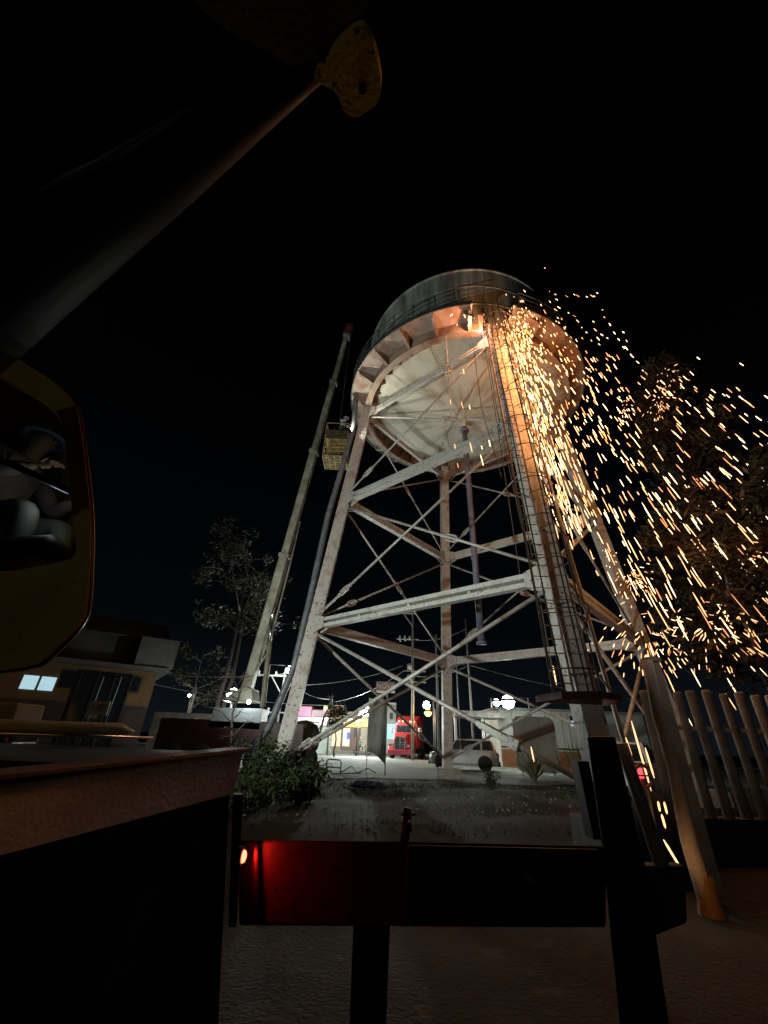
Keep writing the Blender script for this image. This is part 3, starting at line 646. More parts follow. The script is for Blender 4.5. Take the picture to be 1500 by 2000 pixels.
# crane operator
q = PY(60, 1120, 2.45)
J = dict(ST); J.update(pelvis=(-.12, 0, .45), waist=(-.14, 0, .62), chest=(-.1, 0, .86), neck=(-.05, 0, 1.0), head=(.0, 0, 1.16), shL=(-.1, .19, .93), shR=(-.08, -.19, .93), elL=(.08, .25, .68), elR=(.1, -.27, .7), wrL=(.32, .16, .72), wrR=(.34, -.2, .78), hipL=(-.02, .1, .44), hipR=(-.02, -.1, .44), knL=(.36, .14, .5), knR=(.36, -.14, .5), anL=(.42, .14, .12), anR=(.42, -.14, .12))
q = PY(86, 862, 2.42)-V((0, 0, 1.16))
person((q.x, 2.42, q.z), radians(-8), J, cl('grey_red_shirt', (.33, .24, .24)), cl('tan_trousers', (.13, .12, .11)), mat('cap_blue', (.16, .28, .42), .5), 'person in a blue cap and pale shirt seated inside the yellow crane cab')
light('cab_fill_light', PY(70, 1000, 2.14)+V((0, .05, .1)), (.8, .95, 1), .75, .05, parent=ct)  # added fill inside the cab so the operator shows
# ================================================================ BACKGROUND CRANE
m_cream = mat('crane_cream', (.30, .28, .22), .5, .1, (.12, .105, .07), 1.1, .5, .1, 20, c3=(.1, .09, .06))
kb, ke = PY(482, 1352, 22), PY(678, 655, 17)
kc = thing('mobile_crane', (kb.x, kb.y, 0), 'tall cream telescopic crane behind the left leg with its boom raised beside the tank', 'crane')
kd = (ke-kb).normalized(); kl = (ke-kb).length; ks = kd.cross(V((0, 1, 0))).normalized()
segs = [(0, .33, .54), (.33, .62, .45), (.62, .84, .37), (.84, 1, .3)]
for i, (s0, s1, w) in enumerate(segs):
    m = MB(); a = kb+kd*kl*s0; b = kb+kd*kl*s1
    m.bar(a, b, w*.8, w, (0, -1, 0)); m.bar(b-kd*.22, b, w*.8+.14, w+.14, (0, -1, 0))
    m.bar(a, b, .05, w*.9, (0, -1, 0), off=(-w*.42, 0)); m.build('boom_section', m_cream, kc, bevel=.03)
m = MB(); m.bar(ke-kd*.1, ke+kd*.7, .5, .4, (0, -1, 0)); m.lathe([(0, -.2), (.22, -.2), (.22, .2), (0, .2)], 16, ke+kd*.6, axis='y'); m.build('boom_tip', mat('tip_red', (.07, .02, .02), .6), kc, bevel=.03)
m = MB(); a = kb+V((.9, .0, -.6)); m.tube([a, a.lerp(kb+kd*5, .55)], .13, 14); m.build('lift_cylinder', m_cream, kc, smooth=True)
m = MB(); a2 = a.lerp(kb+kd*5, .55); m.tube([a2, kb+kd*5.2], .09, 12); m.build('cylinder_rod', m_chrome, kc, smooth=True)
m = MB(); m.tube([kb+V((-.6, -.2, -.5)), kb+kd*1.5+ks*-.2, kb+kd*3-ks*.45, kb+kd*6-ks*.4, kb+kd*9-ks*.3], .05, 8); m.tube([kb+V((-.5, -.3, -.6)), kb+kd*2-ks*.5, kb+kd*3.4-ks*.45], .06, 8); m.build('hose', m_cream, kc, smooth=True)
m = MB(); m.prism([(kb.x-1.1, 21.6, 2.9), (kb.x+.5, 21.6, 2.9), (kb.x+.35, 21.6, 3.5), (kb.x-.1, 21.6, 3.6)], (0, 1.4, 0)); m.build('turret', m_cream, kc, bevel=.06)
pl = [PY(418, 1382, 21), PY(513, 1384, 21), PY(507, 1426, 21), PY(405, 1420, 21)]
m = MB(); m.prism(pl, (0, 1.2, 0)); m.build('side_panel', mat('pale_blue_panel', (.52, .56, .62), .5, 0, (.42, .46, .52), 1.5, .4), kc, bevel=.02)
m = MB(); m.box(kb.x-3.4, kb.x+3.2, 21.0, 23.6, .75, 2.05); m.build('carrier', mat('carrier_maroon', (.10, .03, .028), .5, 0, (.05, .02, .02), 2, .5), kc, bevel=.05)
for x in (-2.6, -1.2, 1.2, 2.5):
    m = MB(); m.lathe([(.0, -.15), (.3, -.17), (.5, -.15), (.52, 0), (.5, .15), (0, .15)], 20, (kb.x+x, 20.95, .54), axis='y'); w_ = m.build('wheel', m_rubber, kc, smooth=True)
    m = MB(); m.lathe([(.0, -.1), (.26, -.1), (.28, -.18)], 16, (kb.x+x, 20.95, .54), axis='y'); m.build('rim', m_chrome, w_)
wl = PY(486, 1371, 20.9)
m = MB(); m.lathe([(0, -.1), (.08, -.05), (.1, 0), (.0, .1)], 14, wl, axis='y'); m.build('work_lamp', em('lamp_white', (.95, 1, .93), 14), kc, smooth=True)
light('work_lamp_light', wl+V((0, -.4, .25)), (.9, 1, .92), 40, .1, parent=kc)
light('boom_fill_spot', kb+V((1.2, -3.5, .2)), (.95, 1, .9), 230, .1, spot=50, tgt=kb+kd*11, parent=kc, blend=.8)  # added spot to brighten the boom, no lamp body here
# work basket hung from the boom
b0 = PY(634, 828, 17.0); b1 = PY(690, 938, 17.0)
x0, x1 = b0.x+.15, b0.x+1.35; zt_, zb_ = b0.z, b0.z-2.2
bk = thing('work_basket', ((x0+x1)/2, 17.6, zb_), 'yellow caged work basket hanging beside the top of the left tower leg', 'work basket')
m_by = mat('basket_yellow', (.46, .31, .10), .5, .2, (.18, .13, .06), 3, .5)
y0, y1 = 16.9, 18.1
m = MB()
for x in (x0, x1):
    for y in (y0, y1): m.tube([(x, y, zb_), (x, y, zt_)], .03, 6)
for z in (zb_, zb_+.55, zb_+1.1, zt_):
    m.tube([(x0, y0, z), (x1, y0, z), (x1, y1, z), (x0, y1, z), (x0, y0, z)], .025, 6)
for z in (zb_+.28, zb_+.82): m.tube([(x0, y0, z), (x1, y0, z)], .018, 6)
for x in (x0+.4, x0+.8): m.tube([(x, y0, zb_), (x, y0, zb_+1.1)], .018, 6)
m.build('frame', m_by, bk)
m = MB(); 
for i in range(9): m.bar((x0, y0+i*.15, zb_), (x1, y0+i*.15, zb_), .05, .03)
for i in range(5): m.bar((x0+i*.3, y0, zb_-.03), (x0+i*.3, y1, zb_-.03), .05, .03)
m.build('floor_grating', m_by, bk)
m_bm = mat('basket_mesh_dark', (.08, .06, .03), .7, 0, (.04, .03, .02), 10, .5)
m = MB(); m.box(x0+.03, x1-.03, y1+.01, y1+.03, zb_+.02, zt_-.05); m.build('mesh_panel', m_bm, bk)
m = MB(); m.box(x0+.03, x1-.03, y0-.03, y0-.01, zb_+1.12, zb_+1.7); m.build('mesh_panel', m_bm, bk)
m = MB(); m.box(x0+.03, x1-.03, y0+.05, y1-.05, zb_+1.14, zb_+1.18); m.build('upper_floor', m_by, bk)
hk = V(((x0+x1)/2, 17.5, zt_+.9))
m = MB()
for x in (x0, x1):
    for y in (y0, y1): m.tube([(x, y, zt_), hk], .012, 5)
m.build('sling', m_hose, bk)
m = MB(); m.tube([hk, hk+V((0, 0, .1)), ke+kd*.5+V((.15, .1, -.2))], .03, 6); m.build('hoist_rope', m_hose, kc)
J = dict(ST); J.update(elR=(.2, -.3, 1.2), wrR=(.42, -.2, 1.3), chest=(.1, 0, 1.3), neck=(.17, 0, 1.44), head=(.22, 0, 1.58), elL=(.2, .28, 1.15), wrL=(.42, .2, 1.25))
person(((x0+x1)/2+.2, 17.25, zb_+1.19), radians(-35), J, cl('silver_jacket', (.45, .47, .55)), cl('dark_overalls', (.05, .05, .06)), mat('helmet_grey', (.3, .3, .32), .4), 'person in a grey jacket leaning forward in the hanging work basket')
# ================================================================ VEHICLES
def loft(m, st):   # stations: (x, [(y,z)...])
    n = len(st[0][1]); vs = [(x, y, z) for x, pr in st for y, z in pr]
    m.add(vs, [(i*n+k, i*n+(k+1) % n, (i+1)*n+(k+1) % n, (i+1)*n+k) for i in range(len(st)-1) for k in range(n)]+[tuple(range(n))[::-1], tuple((len(st)-1)*n+k for k in range(n))])
def place(root, rz, objs_root=None):
    root.rotation_euler = (0, 0, rz)
def car(name, loc, rz, L, Wd, Hh, paint, label, cat_, belt=.62, bodylow=.28, wheel_r=.36, pickup=False, lights=None, plastic=None):
    r = thing(name, (0, 0, 0), label, cat_)
    w = Wd/2; bl = Hh*belt
    def sec(hw, zb, zt, tum=.06): return [(-hw+.04, zb), (hw-.04, zb), (hw, zb+.12), (hw, zb+(zt-zb)*.6), (hw-tum, zt), (-hw+tum, zt), (-hw, zb+(zt-zb)*.6), (-hw, zb+.12)]
    m = MB(); loft(m, [(-L/2, sec(w*.86, bodylow+.1, bl*.9)), (-L/2+.12, sec(w*.95, bodylow, bl)), (-L*.3, sec(w, bodylow, bl+.02)), (L*.12, sec(w, bodylow, bl)), (L*.25, sec(w*.98, bodylow, bl-.03)), (L/2-.22, sec(w*.93, bodylow, bl-.14, .14)), (L/2-.04, sec(w*.82, bodylow+.08, bl-.32, .1))])
    body = m.build('body', paint, r, bevel=.03)
    ghx0 = -L/2+.16 if not pickup else -L*.1
    m = MB(); f0, f1 = L*.24, L*.08; rb = ghx0+.28
    loft(m, [(ghx0, [(-w+.09, bl-.02), (w-.09, bl-.02), (w-.12, bl+.03), (-w+.12, bl+.03)]), (rb, [(-w+.09, bl-.02), (w-.09, bl-.02), (w-.24, Hh-.03), (-w+.24, Hh-.03)]), ((rb+f1)/2, [(-w+.08, bl-.02), (w-.08, bl-.02), (w-.22, Hh), (-w+.22, Hh)]), (f1, [(-w+.08, bl-.02), (w-.08, bl-.02), (w-.23, Hh-.04), (-w+.23, Hh-.04)]), (f0, [(-w+.1, bl-.03), (w-.1, bl-.03), (w-.13, bl+.02), (-w+.13, bl+.02)])])
    m.build('roof', paint, r, bevel=.03)
    for s in (-1, 1):
        gx = lambda z, inset: s*(w-.08-(z-bl)/(Hh-bl)*.15+.008)
        z0, z1 = bl+.05, Hh-.1
        for (xa, xb, xc, xd) in ([(rb-.12, rb+L*.13, rb+L*.13, rb+.02)] if not pickup else [])+[((rb+L*.15) if not pickup else rb, L*.05-.12, L*.05-.12, (rb+L*.15) if not pickup else rb+.05), (L*.05-.06, f0-.2, f1+.02, L*.05-.06)]:
            m = MB(); m.prism([(xa, gx(z0, 0), z0), (xb, gx(z0, 0), z0), (xc, gx(z1, 0), z1), (xd, gx(z1, 0), z1)], (0, s*.006, 0)); m.build('side_window', m_glass_dark, r)
        m = MB(); m.lathe([(0, -.02), (.09, 0), (0, .05)], 8, (L*.2, s*(w+.06), bl+.1), axis='y'); m.build('mirror', paint, r, smooth=True)
        m = MB(); m.prism([(L/2-.3, s*(w*.55), bl-.26), (L/2-.06, s*(w*.55), bl-.3), (L/2-.12, s*w*.86, bl-.3), (L/2-.35, s*w*.94, bl-.26)], (0, 0, .12)); m.build('headlight', m_chrome, r)
        m = MB(); m.box(-L/2+.0, -L/2+.1, s*w*.93-.12, s*w*.93+.01, bl-.35, bl-.08); m.build('tail_light', lights or mat('tail_red', (.25, .02, .02), .3), r)
        m = MB(); m.box(-L*.05-.1, -L*.05+.06, s*(w+.005)-.008, s*(w+.005)+.012, bl-.14, bl-.11); m.build('door_handle', m_chrome, r)
        for x in (-L*.3, L*.31):
            m = MB(); m.lathe([(0, 0), (wheel_r+.07, 0), (wheel_r+.07, .012), (0, .012)], 24, (x, s*(w+.0), wheel_r+.04), axis='y'); m.build('wheel_arch', m_rubber, r)
            c_ = (x, s*(w-.1), wheel_r)
            m = MB(); m.lathe([(wheel_r*.6, -.12), (wheel_r*.95, -.12), (wheel_r, -.08), (wheel_r, .08), (wheel_r*.95, .12), (wheel_r*.6, .12)], 28, c_, axis='y'); ty = m.build('wheel', m_rubber, r, smooth=True)
            m = MB(); m.lathe([(0, s*.09), (wheel_r*.2, s*.1), (wheel_r*.25, s*.07), (wheel_r*.55, s*.09), (wheel_r*.63, s*.125)], 10, c_, axis='y'); m.build('rim', m_chrome, ty)
    m = MB(); m.prism([(f0-.01, -w+.2, bl+.05), (f0-.01, w-.2, bl+.05), (f1+.03, w-.3, Hh-.08), (f1+.03, -w+.3, Hh-.08)], (.02, 0, .02)); m.build('windshield', m_glass_dark, r)
    m = MB(); m.prism([(ghx0+.02, -w+.2, bl+.06), (ghx0+.02, w-.2, bl+.06), (rb-.03, w-.32, Hh-.1), (rb-.03, -w+.32, Hh-.1)], (-.02, 0, .01)); m.build('rear_window', m_glass_dark, r)
    m = MB(); m.box(-L/2-.06, -L/2+.1, -w*.9, w*.9, bodylow, bodylow+.26); m.box(L/2-.14, L/2+.02, -w*.8, w*.8, bodylow, bodylow+.24); m.build('bumper', plastic or m_rubber, r, bevel=.03)
    m = MB(); m.box(L/2-.1, L/2-.02, -w*.45, w*.45, bl-.38, bl-.22); m.build('grille', m_black, r)
    m = MB(); m.box(-L/2-.02, -L/2+.0, -.26, .26, bodylow+.32, bodylow+.45); m.build('licence_plate', mat('plate_white', (.5, .5, .5), .5), r)
    if not pickup:
        m = MB()
        for s in (-1, 1): m.tube([(rb, s*(w-.28), Hh+.05), (f1-.1, s*(w-.28), Hh+.05)], .018, 6)
        m.build('roof_rail', m_black, r)
    else:
        m = MB(); m.box(-L/2+.12, ghx0-.05, -w+.12, w-.12, bl+.0, bl+.03); m.build('bed', m_rubber, r)
    r.location = loc; r.rotation_euler = (0, 0, rz)
    return r
m_silver = mat('silver_paint', (.50, .52, .52), .3, .3, (.44, .46, .46), 1, .5)
a = PZ(843, 1500, 0); 
car('parked_suv', (5.95, 31.3, .02), radians(168), 4.5, 1.8, 1.78, m_silver, 'silver hatchback suv parked side on behind the rear tower leg', 'suv', wheel_r=.38)
m_wcar = mat('white_car_paint', (.55, .53, .53), .35, 0, (.48, .46, .46), 1, .5)
car('parked_pickup', (9.3, 17.3, 0), radians(48), 5.0, 1.85, 1.8, m_wcar, 'pale pickup with a lit red tail light parked behind the slatted concrete fence', 'pickup', pickup=True, lights=em('tail_lit', (1, .03, .04), 4), wheel_r=.4)
light('tail_glow', (7.0, 14.0, 1.5), (1, .4, .42), 26, .1)
car('parked_car', (-15.5, 19.5, 0), radians(4), 4.4, 1.75, 1.4, mat('maroon_car_paint', (.14, .03, .03), .35, 0, (.11, .025, .025), 1, .5), 'dark red low car parked in front of the ochre house', 'car')
# red semi truck
def semi(loc, rz):
    r = thing('semi_truck', (0, 0, 0), 'bright red long nosed semi truck cab parked facing the street', 'truck')
    m_r = mat('truck_red', (.32, .02, .022), .28, 0, (.26, .016, .018), 1, .5)
    m = MB(); loft(m, [(0.1, [(-1.15, .95), (1.15, .95), (1.15, 2.0), (.95, 2.25), (-.95, 2.25), (-1.15, 2.0)]), (1.6, [(-.95, .9), (.95, .9), (.85, 1.85), (.65, 2.1), (-.65, 2.1), (-.85, 1.85)]), (2.3, [(-.7, .8), (.7, .8), (.62, 1.7), (.5, 1.95), (-.5, 1.95), (-.62, 1.7)])]); m.build('hood', m_r, r, bevel=.05)
    m = MB(); loft(m, [(-.1, [(-1.2, .9), (1.2, .9), (1.2, 2.3), (1.05, 3.0), (-1.05, 3.0), (-1.2, 2.3)]), (.15, [(-1.2, .9), (1.2, .9), (1.2, 2.2), (1.0, 2.3), (-1.0, 2.3), (-1.2, 2.2)])])
    m.box(-1.3, -.1, -1.2, 1.2, .9, 3.0); m.build('cab', m_r, r, bevel=.05)
    m = MB(); loft(m, [(-3.2, [(-1.22, .9), (1.22, .9), (1.2, 3.9), (-1.2, 3.9)]), (-1.3, [(-1.22, .9), (1.22, .9), (1.2, 3.9), (-1.2, 3.9)]), (-.2, [(-1.15, 2.9), (1.15, 2.9), (1.05, 3.25), (-1.05, 3.25)])]); m.build('sleeper', m_r, r, bevel=.08)
    m = MB(); m.prism([(.17, -.98, 2.32), (.17, .98, 2.32), (.0, .92, 2.92), (.0, -.92, 2.92)], (.03, 0, .01)); m.build('windshield', m_glass_dark, r)
    for s in (-1, 1):
        m = MB(); m.prism([(-1.0, s*1.205, 2.25), (-.2, s*1.205, 2.25), (-.25, s*1.205, 2.8), (-1.0, s*1.205, 2.8)], (0, s*.01, 0)); m.build('side_window', m_glass_dark, r)
        m = MB(); m.lathe([(.55, -.25), (.62, -.25), (.62, .3), (.55, .3)], 16, (1.55, s*.98, .6), 0, pi, axis='y'); m.box(1.0, 2.1, s*.98-.28, s*.98+.28, 1.12, 1.24); m.build('fender', m_r, r, bevel=.04)
        for x in (1.55, -2.3, -3.6):
            m = MB(); m.lathe([(.25, -.18), (.5, -.18), (.54, -.1), (.54, .1), (.5, .18), (.25, .18)], 22, (x, s*.98, .54), axis='y'); w_ = m.build('wheel', m_rubber, r, smooth=True)
            m = MB(); m.lathe([(0, s*.1), (.1, s*.14), (.27, s*.17)], 14, (x, s*.98, .54), axis='y'); m.build('rim', m_chrome, w_)
        m = MB(); m.box(2.16, 2.3, s*.82-.16, s*.82+.16, 1.0, 1.25); m.build('headlight', m_chrome, r, bevel=.03)
        m = MB(); m.tube([(.2, s*1.45, 2.2), (.2, s*1.45, 2.75)], .08, 8); m.tube([(.1, s*1.15, 2.3), (.2, s*1.45, 2.3)], .02, 6); m.build('mirror', m_chrome, r)
        m = MB(); m.tube([(-1.25, s*1.3, .9), (-1.25, s*1.3, 4.0)], .08, 10); m.build('exhaust_stack', m_chrome, r, smooth=True)
    m = MB(); m.box(2.3, 2.36, -.52, .52, .85, 1.85); g_ = m.build('grille', m_black, r)
    m = MB(); m.box(2.355, 2.38, -.55, -.48, .83, 1.88); m.box(2.355, 2.38, .48, .55, .83, 1.88); m.box(2.355, 2.38, -.47, .47, 1.82, 1.88); m.box(2.355, 2.375, -.035, .035, .85, 1.8)
    for k in range(6): m.box(2.36, 2.375, -.46, .46, .9+k*.15, .93+k*.15)
    m.build('grille_trim', m_chrome, g_)
    m = MB(); m.box(2.2, 2.5, -1.2, 1.2, .35, .78); m.build('bumper', mat('bumper_red', (.3, .02, .05), .35), r, bevel=.06)
    for y in (-.8, -.4, 0, .4, .8):
        m = MB(); m.box(-.3, -.2, y-.07, y+.07, 3.28, 3.36); m.build('marker_light', em('marker_amber', (1, .65, .3), 6), r)
    m = MB(); m.box(-5.2, -3.0, -.4, .4, .75, 1.0); m.build('chassis', m_black, r)
    r.location = loc; r.rotation_euler = (0, 0, rz); return r
semi((3.2, 47.5, .0), radians(-108))
light('truck_fill', (4.5, 43, 5.5), (1, .9, .8), 50, .2)
# motorcycle and rider
q = PZ(706, 1476, 0)
mc = thing('motorcycle', (q.x, 52, 0), 'small white motorcycle ridden along the street in front of the shops', 'motorcycle')
for x in (-.65, .65):
    m = MB(); m.lathe([(.22, -.05), (.3, -.05), (.32, 0), (.3, .05), (.22, .05)], 18, (q.x+x, 52, .32), axis='y'); m.build('wheel', m_rubber, mc, smooth=True)
m = MB(); m.tube([(q.x-.65, 52, .32), (q.x-.3, 52, .75), (q.x+.35, 52, .8), (q.x+.65, 52, .32)], .05, 8); m.tube([(q.x+.35, 52, .8), (q.x+.3, 52, 1.05)], .03, 6); m.build('frame', m_black, mc)
m = MB(); m.lathe([(0, -.25), (.14, -.1), (.14, .1), (0, .25)], 12, (q.x-.05, 52, .8), axis='x'); m.build('fuel_tank', m_wcar, mc, smooth=True)
m = MB(); m.box(q.x-.75, q.x-.15, 51.87, 52.13, .78, .88); m.build('seat', m_rubber, mc, bevel=.03)
m = MB(); m.tube([(q.x+.28, 51.7, 1.08), (q.x+.35, 52, 1.02), (q.x+.28, 52.3, 1.08)], .02, 6); m.build('handlebar', m_chrome, mc)
J = dict(ST); J.update(pelvis=(-.35, 0, .95), waist=(-.33, 0, 1.1), chest=(-.25, 0, 1.32), neck=(-.2, 0, 1.47), head=(-.17, 0, 1.62), shL=(-.25, .19, 1.4), shR=(-.25, -.19, 1.4), elL=(0, .27, 1.2), elR=(0, -.27, 1.2), wrL=(.22, .28, 1.1), wrR=(.22, -.28, 1.1), hipL=(-.3, .1, .92), hipR=(-.3, -.1, .92), knL=(.1, .2, .8), knR=(.1, -.2, .8), anL=(-.05, .2, .4), anR=(-.05, -.2, .4))
person((q.x, 52, 0), 0, J, cl('rider_jacket', (.12, .14, .13)), cl('rider_trousers', (.05, .05, .06)), mat('rider_helmet', (.2, .22, .22), .3), 'person riding the white motorcycle in front of the shops', 'helmet')
# green machine with pale slanted plates behind the left leg
mm = thing('concrete_mixer', (-4.6, 22.5, 0), 'dark green rounded drum machine with pale slanted plates right behind the left leg', 'machine')
c_ = PY(592, 1442, 22.5)
m = MB(); 
for i in range(1): m.lathe([(0, -.95), (.35, -.9), (.75, -.45), (.8, .1), (.6, .6), (.4, .75), (.36, .75)], 28, c_, axis='x')
d_ = m.build('drum', mat('mixer_green', (.06, .075, .055), .5, .1, (.035, .045, .035), 3, .5), mm, smooth=True); 
m = MB(); m.lathe([(.0, -.12), (.5, -.12), (.56, 0), (.5, .12), (0, .12)], 22, (c_.x+.35, 21.6, .62), axis='y'); m.build('wheel', m_rubber, mm, smooth=True)
m = MB(); m.bar(PY(596, 1452, 21.3), PY(611, 1453, 21.3), .03, .12); m.build('reflective_band', mat('band_white', (.7, .7, .66), .5), mm)
m = MB(); m.prism([PY(558, 1406, 21.6), PY(568, 1415, 21.6), PY(625, 1502, 21.6), PY(603, 1505, 21.6), PY(585, 1455, 21.6), PY(560, 1440, 21.6)], (0, .08, 0)); m.build('slanted_plate', mat('plate_pale', (.35, .34, .31), .7, 0, (.25, .24, .21), 2, .5), mm)
m = MB(); m.box(c_.x-1.2, c_.x+.7, 22.2, 22.8, .3, .42); m.build('chassis', m_black, mm)
# ================================================================ LAMPS
gl_white = em('lamp_cold_white', (.93, 1, .95), 30)
def lamp(u, v, y, r, p, c, label, arm=(.0, 0), base_y=None, emat=None, pole=True, z0=0):
    L_ = PY(u, v, y); t = thing('street_or_fill_lamp', (L_.x+arm[0], y, 0), label, 'street lamp', 'street lamps around the yard')
    if pole:
        m = MB(); m.tube([(L_.x+arm[0], y+.1, z0), (L_.x+arm[0], y+.1, L_.z+.35), (L_.x, y+.05, L_.z+.3)], .07, 8); m.build('pole', m_black, t)
    r *= 1.65
    m = MB(); m.lathe([(0, .28), (r*.9, .22), (r*1.1, .05), (r*.9, .05)], 14, L_); m.build('lamp_shade', m_black, t, smooth=True)
    m = MB(); m.lathe([(0, -r), (r*.7, -r*.7), (r, 0), (r*.7, r*.7), (0, r)], 16, L_); m.build('bulb', emat or gl_white, t, smooth=True)
    light('lamp_light', L_+V((0, -.5, -.5)), c, p*PWR, .15, parent=t)
cw = (.88, 1, .93); PWR = 2.6
lamp(565, 1308, 34, .19, 500, cw, 'bright white street lamp on an arm touching the left edge of the left tower leg', arm=(-1.6, 0))
lamp(455, 1357, 23.5, .2, 150, cw, 'bright white lamp above the bare tree and the pale blue crane panel', arm=(.0, 0))
lamp(712, 1389, 47, .34, 2000, cw, 'bright white lamp in front of the shops beside the cloth banner', arm=(-.6, 0))
lamp(833, 1377, 43, .22, 110, cw, 'white lamp right above the amber lamp over the red truck', arm=(.7, 0))
lamp(836, 1392, 42.5, .2, 110, (1, .55, .15), 'amber lamp glowing over the red truck', arm=(.7, 0), emat=em('lamp_amber', (1, .5, .08), 14))
lamp(970, 1372, 42, .2, 160, cw, 'smaller of the two white lamps above the concrete canopy', arm=(-.5, 0))
lamp(992, 1371, 33.5, .3, 150, cw, 'larger greenish white lamp over the left corner of the white cabin', arm=(1.6, 0))
lamp(370, 1358, 30, .06, 40, cw, 'tiny distant white lamp left of the bare tree', arm=(.3, 0))
# ================================================================ UTILITY POLES, WIRES, SIGN
def upole(u, vb, y, vtop, label, cross=True, r=.16):
    b = PY(u, vb, y); tp = PY(u, vtop, y).z; t = thing('utility_pole', (b.x, y, 0), label, 'utility pole')
    m = MB(); m.tube([(b.x, y, 0), (b.x, y, tp)], [r, r*.7], 10); m.build('pole', m_conc, t, smooth=True)
    if cross:
        m = MB(); m.bar((b.x-2.2, y-.1, tp-.2), (b.x+.2, y-.1, tp-.2), .12, .12); m.bar((b.x-1.0, y-.1, tp-.25), (b.x, y-.1, tp-1.6), .08, .08); m.build('crossarm', m_conc, t)
        for k in range(4):
            m = MB(); m.lathe([(0, 0), (.07, .0), (.1, .1), (.05, .15), (.09, .22), (.0, .32)], 8, (b.x-2.1+k*.7, y-.1, tp-.14)); m.build('insulator', m_strut, t)
        for k in range(3):
            m = MB(); m.tube([(b.x-.3-k*.5, y-.2, tp-3.0-.1*k), (b.x-.35-k*.5, y-.2, tp-2.6)], .09, 8); m.build('fuse_cutout', m_strut, t)
        m = MB(); m.bar((b.x-1.7, y-.1, tp-2.9), (b.x+.6, y-.1, tp-2.9), .1, .1); m.build('crossarm', m_conc, t)
    return V((b.x, y, tp))
p1 = upole(806, 1478, 43, 1195, 'tall concrete utility pole with crossarms and fuses in front of the red truck')
z_ = p1.z
pt = bpy.data.objects['utility_pole']
for dz in (5.6, 6.6):
    m = MB(); m.lathe([(0, -.3), (.22, -.28), (.24, .2), (.1, .3), (0, .3)], 12, (p1.x-.35, 42.7, z_-dz)); m.build('transformer', mat('transformer_grey', (.45, .45, .43), .4, .3), pt, smooth=True)
    m = MB(); m.bar((p1.x-.9, 42.8, z_-dz-.4), (p1.x+1.3, 42.8, z_-dz-.4), .07, .07); m.build('crossarm', m_strut, pt)
p2 = upole(858, 1490, 39, 1240, 'slim pole just left of the rear tower leg', False, .13)
p3 = upole(926, 1470, 44, 1210, 'tall thin pole seen right of the rear tower leg', False, .13)
p4 = upole(900, 1470, 50, 1300, 'short distant pole between the rear leg and the thin pole', False, .1)
p5 = upole(640, 1462, 46, 1365, 'dark leaning post before the yellow shop fronts', False, .12)
p6 = upole(538, 1440, 36, 1315, 'short pole with small crossarm left of the street lamp arm', True, .1)
wires = [((p6.x-14, 38, 6.2), (p6.x, 36, p6.z)), ((p6.x, 36, p6.z-.3), (p5.x, 46, p5.z)), ((p6.x, 36, p6.z-.9), (p1.x-1, 43, z_-5.5)), ((p1.x-.9, 42.8, z_-6), (p5.x, 46, p5.z-.3)), ((p1.x, 43, z_-6.4), (p3.x, 44, z_-5)), ((p1.x, 43, z_-2.9), (p3.x, 44, p3.z-1)), ((p6.x-14, 38, 5.4), (p5.x, 46, p5.z-.6)), ((p3.x, 44, z_-5), (30, 46, 6))]
wl_ = ['upper left', 'upper middle', 'long middle', 'low middle', 'low right', 'high right', 'lowest left', 'far right']
wd = ['power line running left from the short pole with the small crossarm', 'power line from the short pole to the dark leaning post', 'long sagging power line from the short pole to the transformer pole', 'power line from the transformer crossarms to the dark leaning post', 'low power line from the transformer pole to the thin pole on the right', 'high power line from the transformer pole to the thin pole on the right', 'lowest power line passing over the pink shop', 'power line leaving the thin pole over the white cabin']
for (a, b), l in zip(wires, wd):
    m = MB(); m.tube(cat(a, b, .5), .02, 5); tag(m.build('power_line', m_strut, origin=a), l, 'power line')
sg = PY(753, 1342, 44)
st = thing('hanging_sign', (sg.x, 44, sg.z), 'small dim brown lettered sign above the cloth banner', 'sign')
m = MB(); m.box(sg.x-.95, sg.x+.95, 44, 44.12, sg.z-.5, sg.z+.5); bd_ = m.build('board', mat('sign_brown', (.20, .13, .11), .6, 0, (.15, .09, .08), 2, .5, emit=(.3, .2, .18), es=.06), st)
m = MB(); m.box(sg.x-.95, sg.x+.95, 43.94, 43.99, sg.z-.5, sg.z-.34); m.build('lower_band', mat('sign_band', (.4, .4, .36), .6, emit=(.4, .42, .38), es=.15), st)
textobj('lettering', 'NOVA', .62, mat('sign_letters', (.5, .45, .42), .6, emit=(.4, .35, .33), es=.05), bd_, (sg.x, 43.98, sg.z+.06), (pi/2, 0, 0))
m = MB(); m.tube([(sg.x+.2, 44.2, 0), (sg.x+.2, 44.2, sg.z)], .06, 6); m.build('post', m_conc, st)
